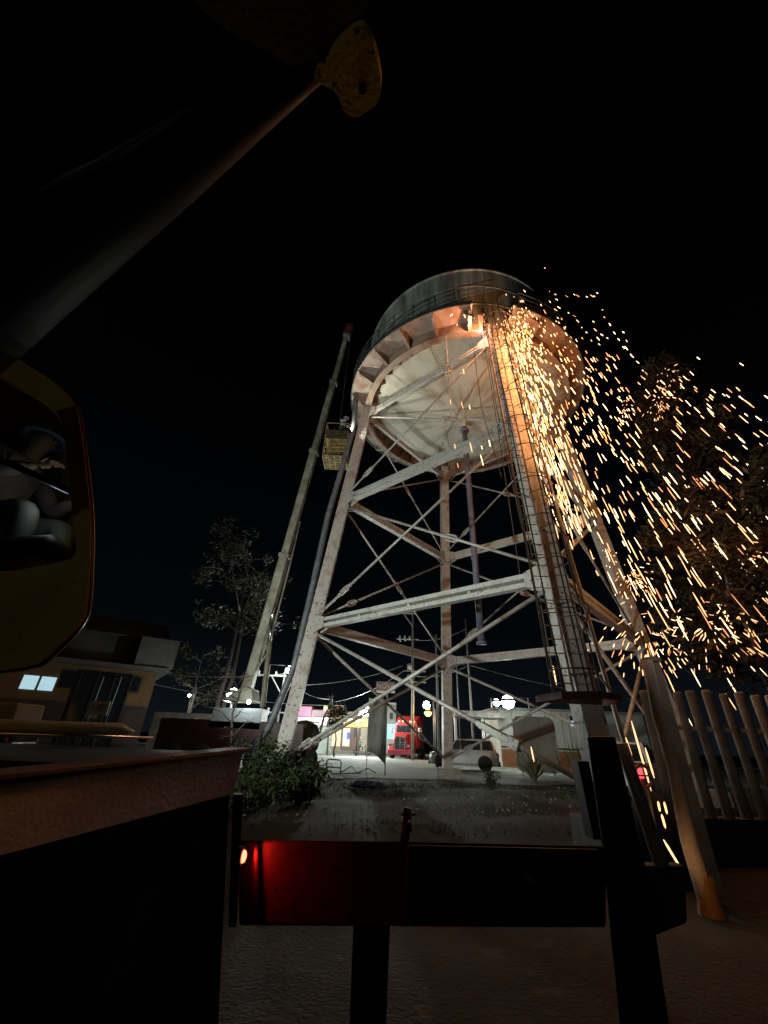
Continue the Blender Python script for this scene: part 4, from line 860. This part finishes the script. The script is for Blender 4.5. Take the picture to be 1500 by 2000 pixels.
# cloth banner between two poles
bn = thing('cloth_banner', (.2, 24.5, 0), 'tall grey cloth banner stretched between two thin poles in the yard', 'banner')
pA0, pA1, pB1 = PY(722, 1365, 25.5), PY(756, 1370, 23.6), PY(752, 1372, 23.6)
xa, xb = pA0.x, pA1.x
m = MB(); nn = 10; vs = []
for i in range(nn+1):
    t_ = i/nn; x = xa+(xb-xa)*t_; y = 25.5+(23.6-25.5)*t_; zt2 = pA0.z+(pA1.z-pA0.z)*t_; zb2 = .95-.55*t_**2*.9
    for k in range(9): vs.append((x+.02*sin(k*2+i), y+.12*sin(i*1.3+k*.5)*sin(pi*t_), zt2+(zb2-zt2)*k/8))
m.add(vs, [(i*9+k, (i+1)*9+k, (i+1)*9+k+1, i*9+k+1) for i in range(nn) for k in range(8)])
cl_ = m.build('cloth', mat('banner_cloth', (.20, .19, .165), .9, 0, (.14, .125, .11), 1.4, .5), bn, smooth=True); so = cl_.modifiers.new('th', 'SOLIDIFY'); so.thickness = .01
for (x, y, z) in ((xa, 25.5, pA0.z), (xb, 23.6, pA1.z)):
    m = MB(); m.tube([(x, y, 0), (x, y, z+.05)], .03, 8); m.build('pole', m_strut, bn)
m = MB(); m.tube([(xa, 25.5, pA0.z), (xb, 23.6, pA1.z)], .025, 8); m.build('top_bar', m_strut, bn)
# ================================================================ SHOPS
def shop(u0, u1, vt, vb, y, depth, c, label, bands=(), lit=0, name='shop', cat_='shop', wins=()):
    a = PY(u0, (vt+vb)/2, y); b = PY(u1, (vt+vb)/2, y); zt = PY((u0+u1)/2, vt, y).z
    t = thing(name, ((a.x+b.x)/2, y, 0), label, cat_)
    m = MB(); m.box(a.x, b.x, y, y+depth, 0, zt); m.build('wall', mat(name+'_wall', c, .8, 0, tuple(x*.8 for x in c), .8, .5, emit=c if lit else None, es=lit), t)  # lit makes the wall itself glow in place of light falling on it
    for i, (bt, bb, bc, be, nm) in enumerate(bands):
        m = MB(); m.box(a.x+.05, b.x-.05, y-.25, y-.003, PY((u0+u1)/2, bb, y).z, PY((u0+u1)/2, bt, y).z); m.build(nm, mat(nm+'_paint', bc, .5, emit=bc, es=be), t)  # awnings and fascias glow by emission to look brightly lit
    for (wu0, wu1, wt, wb, wc, we, nm) in wins:
        m = MB(); p_, q_ = PY(wu0, wt, y), PY(wu1, wb, y); m.box(p_.x, q_.x, y-.08, y-.003, max(q_.z, .05), p_.z); m.build(nm, mat(nm+'_mat', wc, .4, emit=wc, es=we), t)
    return t
Y_ = 62.5
shop(565, 605, 1379, 1468, Y_, 8, (.35, .05, .11), 'pink and yellow lit shop partly hidden by the left tower leg', [(1380, 1399, (.75, .16, .28), 0.83, 'fascia'), (1401, 1410, (.85, .8, .62), 1.35, 'light_strip'), (1411, 1419, (.8, .6, .12), 1.05, 'awning')], .0, wins=[(585, 603, 1422, 1455, (.5, .5, .42), 0.52, 'shopfront')])
shop(605, 640, 1386, 1468, Y_, 8, (.2, .14, .18), 'purple fronted shop next to the pink shop', [(1388, 1399, (.2, .15, .2), 0.75, 'fascia'), (1401, 1409, (.85, .82, .7), 1.35, 'light_strip')], .0, wins=[(608, 618, 1412, 1460, (.75, .76, .68), 0.75, 'shopfront'), (624, 638, 1410, 1418, (.8, .85, .8), 1.20, 'window')])
shop(640, 668, 1377, 1468, Y_, 8, (.3, .27, .2), 'shop with a red edged sign between purple and yellow shops', [(1380, 1400, (.45, .06, .03), 0.75, 'red_sign')], .0, wins=[(633, 642, 1379, 1398, (.9, .65, .3), 1.35, 'lit_sign_edge'), (650, 664, 1420, 1458, (.7, .5, .35), 0.60, 'doorway')])
shop(668, 705, 1390, 1468, Y_, 8, (.22, .16, .15), 'yellow banded shop with a blue panel beside its door', [(1404, 1409, (.85, .84, .72), 1.20, 'light_strip'), (1411, 1420, (.85, .65, .13), 1.05, 'awning')], .0, wins=[(671, 682, 1422, 1458, (.55, .55, .52), 0.52, 'shutter'), (678, 683, 1430, 1444, (.15, .25, .6), 0.75, 'blue_panel'), (692, 697, 1421, 1440, (.03, .03, .03), 0, 'doorway')])
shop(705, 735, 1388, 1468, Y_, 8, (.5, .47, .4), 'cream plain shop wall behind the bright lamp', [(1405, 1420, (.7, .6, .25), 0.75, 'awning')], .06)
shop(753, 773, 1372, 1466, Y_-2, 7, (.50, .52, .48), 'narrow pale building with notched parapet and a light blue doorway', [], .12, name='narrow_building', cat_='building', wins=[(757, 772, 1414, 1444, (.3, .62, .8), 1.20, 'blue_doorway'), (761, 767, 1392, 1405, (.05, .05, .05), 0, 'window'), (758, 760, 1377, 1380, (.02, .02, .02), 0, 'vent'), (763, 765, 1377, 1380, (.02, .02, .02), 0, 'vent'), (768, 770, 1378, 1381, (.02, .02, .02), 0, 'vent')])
light('shop_light', (-9, 58.5, 4.5), (1, .93, .75), 900, .3)
light('shop_light', (-4, 58.5, 4.5), (1, .95, .8), 900, .3)
# dark ad kiosk
q = PZ(632, 1466, 0)
ki = thing('metal_cabinet', (q.x, 55, 0), 'grey metal street cabinet in front of the yellow shops', 'cabinet')
p_, q_ = PY(622, 1418, 50), PY(645, 1462, 50)
m = MB(); m.box(p_.x, q_.x, 50, 51, .0, p_.z); m.build('cabinet_body', mat('cabinet_grey', (.38, .41, .38), .6, 0, (.3, .33, .3), 1, .5), ki, bevel=.04); m = MB(); m.box(p_.x-.1, q_.x+.1, 49.9, 51.1, p_.z, p_.z+.1); m.build('lid', m_conc, ki)
# white cabin with canopy
wc = thing('white_cabin', (15, 38, 0), 'low white cabin with orange base band and concrete canopy to its left', 'cabin')
A, B_ = PY(978, 1440, 38), PY(1172, 1440, 38); zt = PY(1060, 1389, 38).z
m_wall = mat('cabin_white', (.44, .44, .41), .7, 0, (.32, .32, .29), .5, .45)
m = MB(); m.box(A.x, B_.x+4, 38, 43, 0, zt); m.build('wall', m_wall, wc)
zo = PY(1060, 1466, 38).z
m = MB(); m.box(A.x-.02, B_.x+4, 37.94, 37.997, 0, zo); m.build('orange_base', mat('cabin_orange', (.28, .10, .035), .7, 0, (.2, .07, .03), 1, .5), wc)
m = MB(); m.box(A.x-.02, B_.x+4, 37.92, 37.997, zo, zo+.1); m.build('trim_strip', m_wall, wc)
m = MB(); m.box(A.x-.02, B_.x+4, 37.9, 37.997, zo+.1, zo+.22); m.build('dark_strip', m_black, wc)
for u in (1003, 1035, 1068, 1100, 1140):
    x = PY(u, 1430, 38).x; m = MB(); m.box(x-.03, x+.03, 37.96, 37.997, zo+.22, zt-.05); m.build('seam', m_conc, wc)
m = MB(); m.box(A.x-.3, B_.x+4.3, 37.6, 43.4, zt, zt+.16); m.build('roof', m_conc, wc)
p_, q_ = PY(1113, 1398, 37.9), PY(1128, 1418, 37.9)
m = MB(); m.box(p_.x, q_.x, 37.9, 37.997, q_.z, (p_.z+q_.z)/2); m.build('lit_window', mat('lit_pane', (.6, .75, .85), .3, emit=(.6, .8, .9), es=.8), wc)
m = MB(); m.box(p_.x, q_.x, 37.9, 37.997, (p_.z+q_.z)/2, p_.z); m.build('dark_window', m_glass_dark, wc)
p_, q_ = PY(1107, 1396, 37.93), PY(1135, 1462, 37.93)
m = MB(); m.box(p_.x, p_.x+.05, 37.93, 37.997, q_.z, p_.z+.1); m.box(q_.x, q_.x+.05, 37.93, 37.997, q_.z, p_.z+.1); m.build('door_frame', m_conc, wc)
x_ = PY(888, 1395, 37).x
m = MB(); m.box(x_, A.x+.2, 36.6, 40, PY(930, 1401, 37).z, PY(930, 1389, 37).z); m.build('canopy', m_conc, wc, bevel=.02)
for u in (890, 944): 
    x = PY(u, 1430, 37.5).x; m = MB(); m.box(x-.1, x+.1, 37.4, 37.6, 0, zt-.5); m.build('canopy_post', m_strut, wc)
p_, q_ = PY(961, 1406, 41), PY(980, 1420, 41)
ps = thing('pink_lit_sign', (p_.x, 41, q_.z), 'small pale pink lit sign under the canopy beside the cabin', 'sign')
m = MB(); m.box(p_.x, q_.x, 41, 41.1, q_.z, p_.z); m.build('panel', mat('pink_lit', (.8, .6, .68), .4, emit=(.85, .6, .7), es=.9), ps); m = MB(); m.box(p_.x+.3, p_.x+.4, 41.1, 41.2, 0, p_.z); m.build('post', m_black, ps)
light('canopy_light', (9.5, 36, 2.6), (.9, 1, .93), 40, .2)
# rounded panel standing before the cabin
rp_ = thing('rounded_panel', (8.6, 25, 0), 'large grey dusty panel with rounded corners standing in front of the white cabin', 'panel')
c1, c2 = PY(1008, 1400, 25), PY(1092, 1490, 25); cx_, w2 = (c1.x+c2.x)/2-.1, (c2.x-c1.x)/2+.12; zt3, zb3 = c1.z, .35
pts = []
for (sx_, sz_, a0) in ((1, 1, 0), (-1, 1, pi/2), (-1, -1, pi), (1, -1, 3*pi/2)):
    for k in range(6):
        a = a0+k*pi/10; pts.append(V((cx_+sx_*(w2-.35)+.35*cos(a), 25, (zt3-.35 if sz_ > 0 else zb3+.35)+.35*sin(a))))
m = MB(); m.prism(pts, (0, .05, 0)); m.build('sheet', mat('dusty_sheet', (.27, .27, .24), .8, 0, (.17, .165, .145), .8, .5), rp_)
m = MB(); m.tube(pts+[pts[0]], .04, 6); m.build('rim', m_conc, rp_)
m = MB(); m.tube([(cx_-w2+.3, 25.1, 0), (cx_-w2+.3, 25.1, zb3+.3)], .04, 6); m.tube([(cx_+w2-.3, 25.1, 0), (cx_+w2-.3, 25.1, zb3+.3)], .04, 6); m.build('legs', m_conc, rp_)
# ================================================================ HOUSE at left
hy = 25.
hs = thing('two_storey_house', (PY(292, 1370, hy).x, hy, 0), 'ochre two storey house with dark glazed doors and grey upper floor', 'house')
m_och = mat('ochre_wall', (.16, .088, .03), .85, 0, (.085, .045, .016), .7, .5)
HC0 = PY(292, 1370, hy); HA = radians(33)
def PH(u, v):   # point of the turned facade, expressed before the turn
    d = ray(u, v); n = V((sin(HA), -cos(HA), 0)); t_ = (V((HC0.x, hy, 0))-V((0, 0, HC))).dot(n)/d.dot(n); p = V((0, 0, HC))+d*t_
    return V((HC0.x+(p-V((HC0.x, hy, 0))).dot(V((cos(HA), sin(HA), 0))), hy, p.z))
hx0, hx1 = -22., HC0.x
zm = PH(200, 1303).z
m = MB(); m.box(hx0, hx1, hy, hy+7, 0, zm); m.build('wall', m_och, hs)
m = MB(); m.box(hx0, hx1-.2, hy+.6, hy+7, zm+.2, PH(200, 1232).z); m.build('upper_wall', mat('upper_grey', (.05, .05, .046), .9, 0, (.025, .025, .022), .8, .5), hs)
m = MB(); m.box(hx0, hx1+.5, hy-.7, hy+7, zm, zm+.2); m.build('floor_slab', mat('slab_grey', (.1, .095, .085), .9, 0, (.06, .055, .05), 1, .5), hs)
m = MB(); zr = PH(200, 1232).z; m.prism([(hx0, hy+.2, zr), (hx1+.2, hy+.2, zr), (hx1+.2, hy+3.6, zr+1.5), (hx0, hy+3.6, zr+1.5)], (0, 3, -.4)); m.build('roof', mat('roof_grey', (.09, .09, .085), .9, 0, (.06, .06, .055), 1, .5), hs)
for (u0, u1, vt, vb) in ((125, 156, 1308, 1346), (240, 270, 1318, 1354)):
    p_, q_ = PH(u0, vt), PH(u1, vb); m = MB(); m.box(p_.x, q_.x, hy-.05, hy-.003, q_.z, p_.z); f_ = m.build('window', m_black, hs)
    m = MB(); m.box(p_.x+.08, q_.x-.08, hy-.07, hy-.053, q_.z+.08, p_.z-.08); m.build('pane', m_glass_dark, f_)
p_, q_ = PH(163, 1308), PH(240, 1380)
m = MB(); m.box(p_.x, q_.x, hy-.06, hy-.003, .1, p_.z); gd = m.build('glass_doors', m_glass_dark, hs)
for k in range(4):
    x = p_.x+(q_.x-p_.x)*k/3; m = MB(); m.box(x-.05, x+.05, hy-.12, hy-.063, .1, p_.z); m.build('mullion', m_black, gd)
p_, q_ = PH(48, 1318), PH(104, 1350)
for k in range(2):
    xa_ = p_.x+(q_.x-p_.x)*(.0 if k == 0 else .52); xb_ = xa_+(q_.x-p_.x)*.44
    m = MB(); m.box(xa_, xb_, hy-.05, hy-.003, q_.z, p_.z); m.build('lit_window', mat('lit_blue_pane', (.5, .72, .8), .3, 0, (.3, .5, .58), 1.4, .45, emit=(.5, .78, .9), es=.75), hs)
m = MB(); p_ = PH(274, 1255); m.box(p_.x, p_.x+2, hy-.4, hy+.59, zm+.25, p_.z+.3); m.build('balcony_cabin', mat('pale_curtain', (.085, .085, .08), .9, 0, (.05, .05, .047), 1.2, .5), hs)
# red and white base band, sign board
m = MB(); m.box(hx0, hx1, hy-.03, hy-.003, .05, PH(200, 1375).z); m.build('maroon_band', mat('house_maroon', (.045, .02, .017), .8, 0, (.025, .012, .01), 1, .5), hs)
sb = PY(194, 1383, 20)
ss = thing('standing_sign', (sb.x, 20, 0), 'small yellowish standing sign board with dark letters before the house doors', 'sign')
m = MB(); m.box(sb.x-.42, sb.x+.38, 20, 20.06, sb.z-.28, sb.z+.28); bd2 = m.build('board', mat('sign_cream', (.45, .45, .36), .7, 0, (.36, .36, .28), 3, .5), ss)
textobj('lettering', '1-ETI', .3, m_black, bd2, (sb.x-.02, 19.98, sb.z+.03), (pi/2, 0, 0))
m = MB()
for s_ in (-.42, .38): m.tube([(sb.x+s_, 20.05, 0), (sb.x+s_+.1, 20.05, sb.z+1.3)], .03, 6)
m.tube([(sb.x-.32, 20.05, sb.z+1.3), (sb.x+.48, 20.05, sb.z+1.3)], .03, 6); m.build('frame', m_black, ss)
light('house_fill_light', (-19.5, 17.5, 4.2), (1, .85, .6), 26, .2)  # added fill for the house front, placed out of view at left
hs.rotation_euler = (0, 0, HA)
# low stone wall between house and crane
lw = MB(); xl, xr = PY(300, 1400, 27).x, PY(420, 1400, 27).x
lw.box(xl, xr, 27, 27.4, 0, PY(350, 1392, 27).z); tag(lw.build('stone_wall', mat('rubble_stone', (.14, .12, .09), .95, 0, (.07, .055, .04), 1.6, .5, .9, 4), origin=((xl+xr)/2, 27, 0)), 'low rubble stone wall between the ochre house and the crane', 'wall')
# ================================================================ VEGETATION
def leaves(mb, centers, n, size, rnd, flat=.6):
    for _ in range(n):
        c, R_ = rnd.choice(centers); d = V((rnd.gauss(0, 1), rnd.gauss(0, 1), rnd.gauss(0, flat+.1))); d.normalize()
        p = V(c)+d*R_*rnd.random()**.45; a = V((rnd.uniform(-1, 1), rnd.uniform(-1, 1), rnd.uniform(-.7, .5))).normalized(); b = a.cross(V((rnd.uniform(-1, 1), rnd.uniform(-1, 1), 1))).normalized()
        s = size*rnd.uniform(.6, 1.3); mb.add([p-a*s, p+b*s*.35, p+a*s, p-b*s*.35], [(0, 1, 2, 3)])
def tree(name, base, h, label, cat_, leafm, seed, spread=3., nb=10, nl=2600, size=.12, trunk_r=.16, crown0=.45, lean=(0, 0), bare=False, clr=.9, trunks=1, groupn=None, conic=False):
    rnd = random.Random(seed); base = V(base); t = thing(name, base, label, cat_, groupn); tm = MB(); cents = []
    for tk in range(trunks):
        b_ = base+V((tk*.55, 0, 0)); top = base+V((lean[0]+tk*.3, lean[1], h*(1-.08*tk)))
        pts = [b_.lerp(top, i/8)+V((rnd.gauss(0, .06), rnd.gauss(0, .06), 0))*(i > 0) for i in range(9)]
        tm.tube(pts, [trunk_r*(1-i/8*.85) for i in range(9)], 8)
        for k in range(nb):
            f_ = crown0+(1-crown0)*(k+rnd.random())/nb; p = b_.lerp(top, f_); a = rnd.uniform(0, 2*pi)
            sp = spread*(1.15-f_ if conic else (1-.5*abs(f_-.7)))*rnd.uniform(.5, 1)
            e_ = p+V((cos(a)*sp, sin(a)*sp, sp*rnd.uniform(.1, .55))); mid = p.lerp(e_, .5)+V((0, 0, rnd.uniform(-.1, .25)))
            tm.tube([p, mid, e_], [trunk_r*.35, trunk_r*.2, trunk_r*.07], 5)
            for q in range(4):
                e2 = mid.lerp(e_, rnd.random())+V((rnd.gauss(0, 1), rnd.gauss(0, 1), rnd.gauss(.2, .5)))*sp*.25
                tm.tube([mid.lerp(e_, .4), e2], [trunk_r*.1, trunk_r*.04], 4); cents.append((e2, clr*rnd.uniform(.4, .8)))
            cents.append((e_, clr*rnd.uniform(.5, 1))); cents.append((mid, clr*.6))
    tm.build('trunk', m_bark, t, smooth=True)
    if not bare:
        cm = MB(); leaves(cm, cents, nl, size, rnd); cm.build('crown', leafm, t)
    return t
qb = PY(450, 1470, 27)
tree('tree', (qb.x-1.3, 27, 0), 12.8, 'tall thin twin trunk tree with sparse olive crown left of the crane boom', 'tree', m_leafd, 5, spread=3.6, nb=8, nl=4200, size=.15, crown0=.55, clr=1.0, trunks=2, lean=(.2, 0))
qb = PY(350, 1440, 29)
tree('tree', (qb.x-.6, 31, 0), 6.6, 'smaller dim tree between the house and the tall thin tree', 'tree', m_leafd, 9, spread=2.6, nb=8, nl=1700, size=.13, crown0=.4, clr=.9)
qb = PZ(458, 1490, 0)
tree('bare_tree', (PY(458, 1450, 15).x, 15, 0), 3.4, 'small leafless tree in front of the pale blue crane panel', 'tree', m_leafd, 12, spread=1.0, nb=12, bare=True, crown0=.35, trunk_r=.07, lean=(-.25, 0))
qb = PY(655, 1440, 44)
tree('round_tree', (qb.x, 44, 0), 3.9, 'small round clipped tree before the yellow shops', 'tree', m_leaf, 4, spread=1.3, nb=10, nl=3000, size=.12, crown0=.6, clr=.75, trunk_r=.1)
tree('dark_tree', (PY(610, 1450, 38).x, 38, 0), 4.8, 'dark bare leaning tree trunk in front of the purple shop', 'tree', m_leaf, 14, spread=.8, nb=4, crown0=.7, trunk_r=.2, lean=(1.3, 0), bare=True)
# trees at the right, behind the sparks
tree('tall_tree', (13.8, 15.0, 0), 19.0, 'tall pointed dark tree behind the falling sparks at the right edge', 'tree', m_leafb, 21, spread=4.6, nb=46, nl=30000, size=.16, trunk_r=.3, crown0=.18, clr=1.0, conic=True, lean=(.6, 0))
tree('bushy_tree', (14.0, 11.6, 0), 8.6, 'broad brown leaved tree lit orange by sparks above the concrete fence', 'tree', m_leafb, 22, spread=4.4, nb=22, nl=15000, size=.17, trunk_r=.22, crown0=.35, clr=1.1)
tree('slender_tree', (10.3, 11.3, 0), 7.2, 'slender leafy tree lit by sparks just right of the ladder leg', 'tree', m_leafb, 24, spread=2.0, nb=14, nl=5000, size=.14, trunk_r=.12, crown0=.45, clr=.8)
def bush(loc, R_, h, n, size, leafm, label, seed, name='bush'):
    rnd = random.Random(seed); t = thing(name, loc, label, 'bush'); sm = MB(); cents = []
    for k in range(14):
        a = rnd.uniform(0, 2*pi); r_ = R_*rnd.uniform(.2, 1); e_ = V(loc)+V((cos(a)*r_, sin(a)*r_*.7, h*rnd.uniform(.4, 1)))
        sm.tube([V(loc), V(loc).lerp(e_, .5)+V((0, 0, .1)), e_], [.02, .014, .006], 5); cents.append((e_, R_*.35)); cents.append((V(loc).lerp(e_, .55), R_*.3))
    sm.build('stems', m_bark, t); cm = MB(); leaves(cm, cents, n, size, rnd); cm.build('foliage', leafm, t)
bush((-3.0, 14.0, 0), 1.1, 1.25, 2600, .09, m_leaf, 'leafy green bush at the foot of the left tower leg', 31)
bush((-1.95, 12.9, 0), 1.0, .8, 1800, .09, m_leaf, 'low spreading green bush right of the left leg bush', 32)
bush((-3.3, 11.4, 0), 1.1, .55, 1500, .08, m_leaf, 'low dark green bush in front of the left leg bush', 36)
bush((4.4, 17.9, 0), .45, .6, 320, .07, m_leaf, 'small sprouting plant on the bare ground before the rear leg', 33)
bush((11.4, 10.8, 0), 1.1, 1.5, 1500, .1, m_leafb, 'brownish shrub beside the concrete fence posts', 34)
def agave(loc, h, seed, label):
    rnd = random.Random(seed); t = thing('agave_plant', loc, label, 'agave', 'spiky agave plants in the yard'); m = MB()
    for k in range(34):
        a = rnd.uniform(0, 2*pi); tilt = rnd.uniform(.1, 1.0); l = h*rnd.uniform(.7, 1.1); d = V((cos(a)*sin(tilt), sin(a)*sin(tilt), cos(tilt))); s_ = V((-sin(a), cos(a), 0))
        b_ = V(loc)+V((0, 0, .15)); mid = b_+d*l*.5; e_ = b_+d*l-V((0, 0, .12*tilt)); w_ = .055
        m.add([b_-s_*w_*.6, b_+s_*w_*.6, mid+s_*w_, e_, mid-s_*w_, mid+V((0, 0, -.02))], [(0, 1, 2, 5), (0, 5, 4), (4, 5, 3), (5, 2, 3)])
    m.build('leaves', leaf_mat('agave_leaf', (.13, .13, .06), (.08, .085, .04)), t); m = MB(); m.tube([V(loc), V(loc)+V((0, 0, .3))], .12, 8); m.build('stem', m_bark, t)
agave((7.3, 21.8, 0), 1.5, 41, 'left spiky agave in front of the rounded grey panel')
agave((8.6, 20.0, 0), 1.7, 42, 'larger spiky agave right of the rounded grey panel')
# grass tufts: nobody could count them
rnd = random.Random(51); gm_ = MB()
for _ in range(26000):
    y = rnd.uniform(9.5, 21.5); x = rnd.uniform(-5, 11)
    dn = sin(x*.9+1)*sin(y*.8)+.35*(y-15)/5
    if rnd.random() > max(.05, min(1, dn)): continue
    h = rnd.uniform(.02, .1); a = rnd.uniform(0, pi); w_ = .014; p = V((x, y, -.05)); l_ = V((rnd.gauss(0, .07), rnd.gauss(0, .07), h+.05))
    gm_.add([p-V((cos(a)*w_, sin(a)*w_, 0)), p+V((cos(a)*w_, sin(a)*w_, 0)), p+l_], [(0, 1, 2)])
tag(gm_.build('grass', m_leaf), 'sparse short grass growing on the dirt below the tower', 'grass', kind='stuff')
# scattered stones
st_ = MB()
for _ in range(420):
    x = rnd.uniform(-4, 9); y = rnd.uniform(9, 21); r = rnd.uniform(.012, .04)
    st_.lathe([(0, -r*.4), (r, -r*.1), (r*.8, r*.5), (0, r*.7)], 6, (x, y, .0), rnd.random())
tag(st_.build('gravel', m_conc), 'small loose stones scattered over the dirt', 'gravel', kind='stuff')
# bent tube frame and blue heap
fq = PZ(655, 1506, 0); 
fr_ = thing('bent_tube_frame', (fq.x, 25, 0), 'bent dark metal tube frame lying at the edge of the concrete yard', 'metal frame')
m = MB(); x, y = PY(637, 1500, 23).x, 23
m.tube([(x, y, 0), (x, y, .55), (x+.08, y, .62), (x+.62, y, .6), (x+.7, y, .5), (x+.7, y, 0)], .03, 6); m.tube([(x, y, .3), (x+.7, y, .28)], .025, 6)
m.tube([(x+.7, y, .1), (x+1.2, y+.3, .35), (x+1.5, y, .1), (x+2.0, y+.2, .3), (x+2.4, y+.1, .12)], .025, 6); m.tube([(x+.3, y-.4, .05), (x+1.7, y-.3, .12)], .025, 6); m.build('tubes', m_cage, fr_, smooth=True)
bq = PY(722, 1530, 17.6)
m = MB(); rnd = random.Random(3)
for k in range(5):
    m.lathe([(0, -.02), (.3, 0), (.24, .12), (.1, .2), (0, .21)], 12, (bq.x+rnd.uniform(-.4, .4), 17.6+rnd.uniform(-.3, .3), 0), rnd.random())
tag(m.build('cloth_heap', cl('blue_cloth', (.05, .07, .16)), smooth=True, origin=(bq.x, 17.6, 0)), 'crumpled dark blue cloth heap on the ground under the tower', 'cloth')
# ================================================================ RIGHT: FENCE, POSTS, HEXAGON
m_pale = mat('fence_concrete', (.5, .48, .45), .85, 0, (.33, .3, .27), 2.2, .5, .5, 25)
fe = thing('slatted_fence', (6.2, 8, 0), 'concrete fence of tall rounded pales on a low wall at the right edge', 'fence')
F0 = V((4.95, 8.1, 0)); F1 = V((9.8, 8.6, 0))
for k in range(16):
    p = F0.lerp(F1, k/15); m = MB(); hh = 2.5+rs.uniform(-.05, .05); tx = rs.uniform(-.035, .035); r_ = rs.uniform(.074, .088); m.tube([(p.x, p.y, .55), (p.x+tx*.6, p.y+rs.uniform(-.02, .02), 1.6), (p.x+tx, p.y, hh), (p.x+tx, p.y, hh+.03)], [r_, r_*rs.uniform(.93, 1.05), r_*.95, r_*.75], 10); m.build('pale', m_pale, fe, smooth=True)
m = MB(); m.bar(F0+V((-.2, 0, .28)), F1+V((.3, 0, .28)), .3, .62); m.build('low_wall', mat('wall_dark', (.06, .05, .045), .9, 0, (.035, .03, .028), 1, .5, .5, 20), fe)
m = MB(); m.bar(F0+V((0, .13, 1.9)), F1+V((0, .13, 1.9)), .04, .07); m.build('rail', m_pale, fe)
m_stain = mat('post_stained', (.55, .50, .46), .85, 0, (.4, .3, .22), 1.4, .45, .6, 20)
t = thing('gate_post', (3.77, 5.94, 0), 'thick pale concrete gate post with orange stained foot', 'post')
m = MB(); m.tube([(3.77, 5.94, -.1), (3.72, 5.94, .6), (3.77, 5.94, 1.3), (3.76, 5.94, 2.0), (3.8, 5.94, 2.62)], [.105, .088, .075, .08, .066], 14); m.build('shaft', m_stain, t, smooth=True)
m = MB(); m.lathe([(0, .34), (.1, .3), (.108, .1), (.13, .0), (.14, -.1)], 14, (3.765, 5.935, 0)); m.build('orange_stained_base', mat('orange_stain', (.35, .16, .04), .8, 0, (.2, .1, .03), 3, .5, .5, 20), t, smooth=True)
t = thing('square_post', (4.3, 6.6, 0), 'thinner grey concrete post right behind the gate post', 'post')
m = MB(); m.bar((4.22, 6.5, 0), (4.22, 6.5, 2.7), .16, .16, (1, 0, 0)); m.build('shaft', m_pale, t, bevel=.015); m = MB(); m.bar((4.22, 6.5, 2.7), (4.22, 6.5, 2.76), .2, .2, (1, 0, 0)); m.build('cap', m_pale, t)
hxp = PY(1257, 1515, 6.6)
t = thing('hexagonal_frame', (hxp.x, 6.6, 0), 'small orange tan hexagonal frame on a thin stick left of the gate post', 'frame')
m = MB(); R_ = .115
for k in range(6):
    a, b = k*pi/3+pi/6, (k+1)*pi/3+pi/6; m.bar(hxp+V((R_*cos(a), 0, R_*1.25*sin(a))), hxp+V((R_*cos(b), 0, R_*1.25*sin(b))), .04, .03)
m.bar(hxp+V((-.09, 0, 0)), hxp+V((.09, 0, .0)), .03, .02); m.build('hexagon', mat('tan_orange', (.5, .24, .14), .6, 0, (.36, .16, .09), 4, .5), t)
m = MB(); m.tube([(hxp.x-.01, 6.6, 0), (hxp.x+.0, 6.6, hxp.z-.12)], .016, 8); m.build('stick', m_stain, t)
light('ember_glow', (3.45, 5.6, .45), (1, .5, .2), 1.6, .1)
t = PY(1275, 1590, 7.4)
bgt = thing('tarp_bundle', (t.x, 7.4, 0), 'dark navy covered bundle on the ground between the jack and the gate post', 'bundle')
m = MB(); m.lathe([(0, 0), (.32, .0), (.36, .35), (.26, .8), (.1, .98), (0, 1.0)], 14, (t.x, 7.4, 0)); m.build('cover', cl('navy_tarp', (.02, .03, .06)), bgt, smooth=True)
m = MB(); m.tube([(t.x-.25, 7.2, .5), (t.x, 7.05, .55), (t.x+.25, 7.2, .5)], .015, 6); m.build('strap', m_hose, bgt)
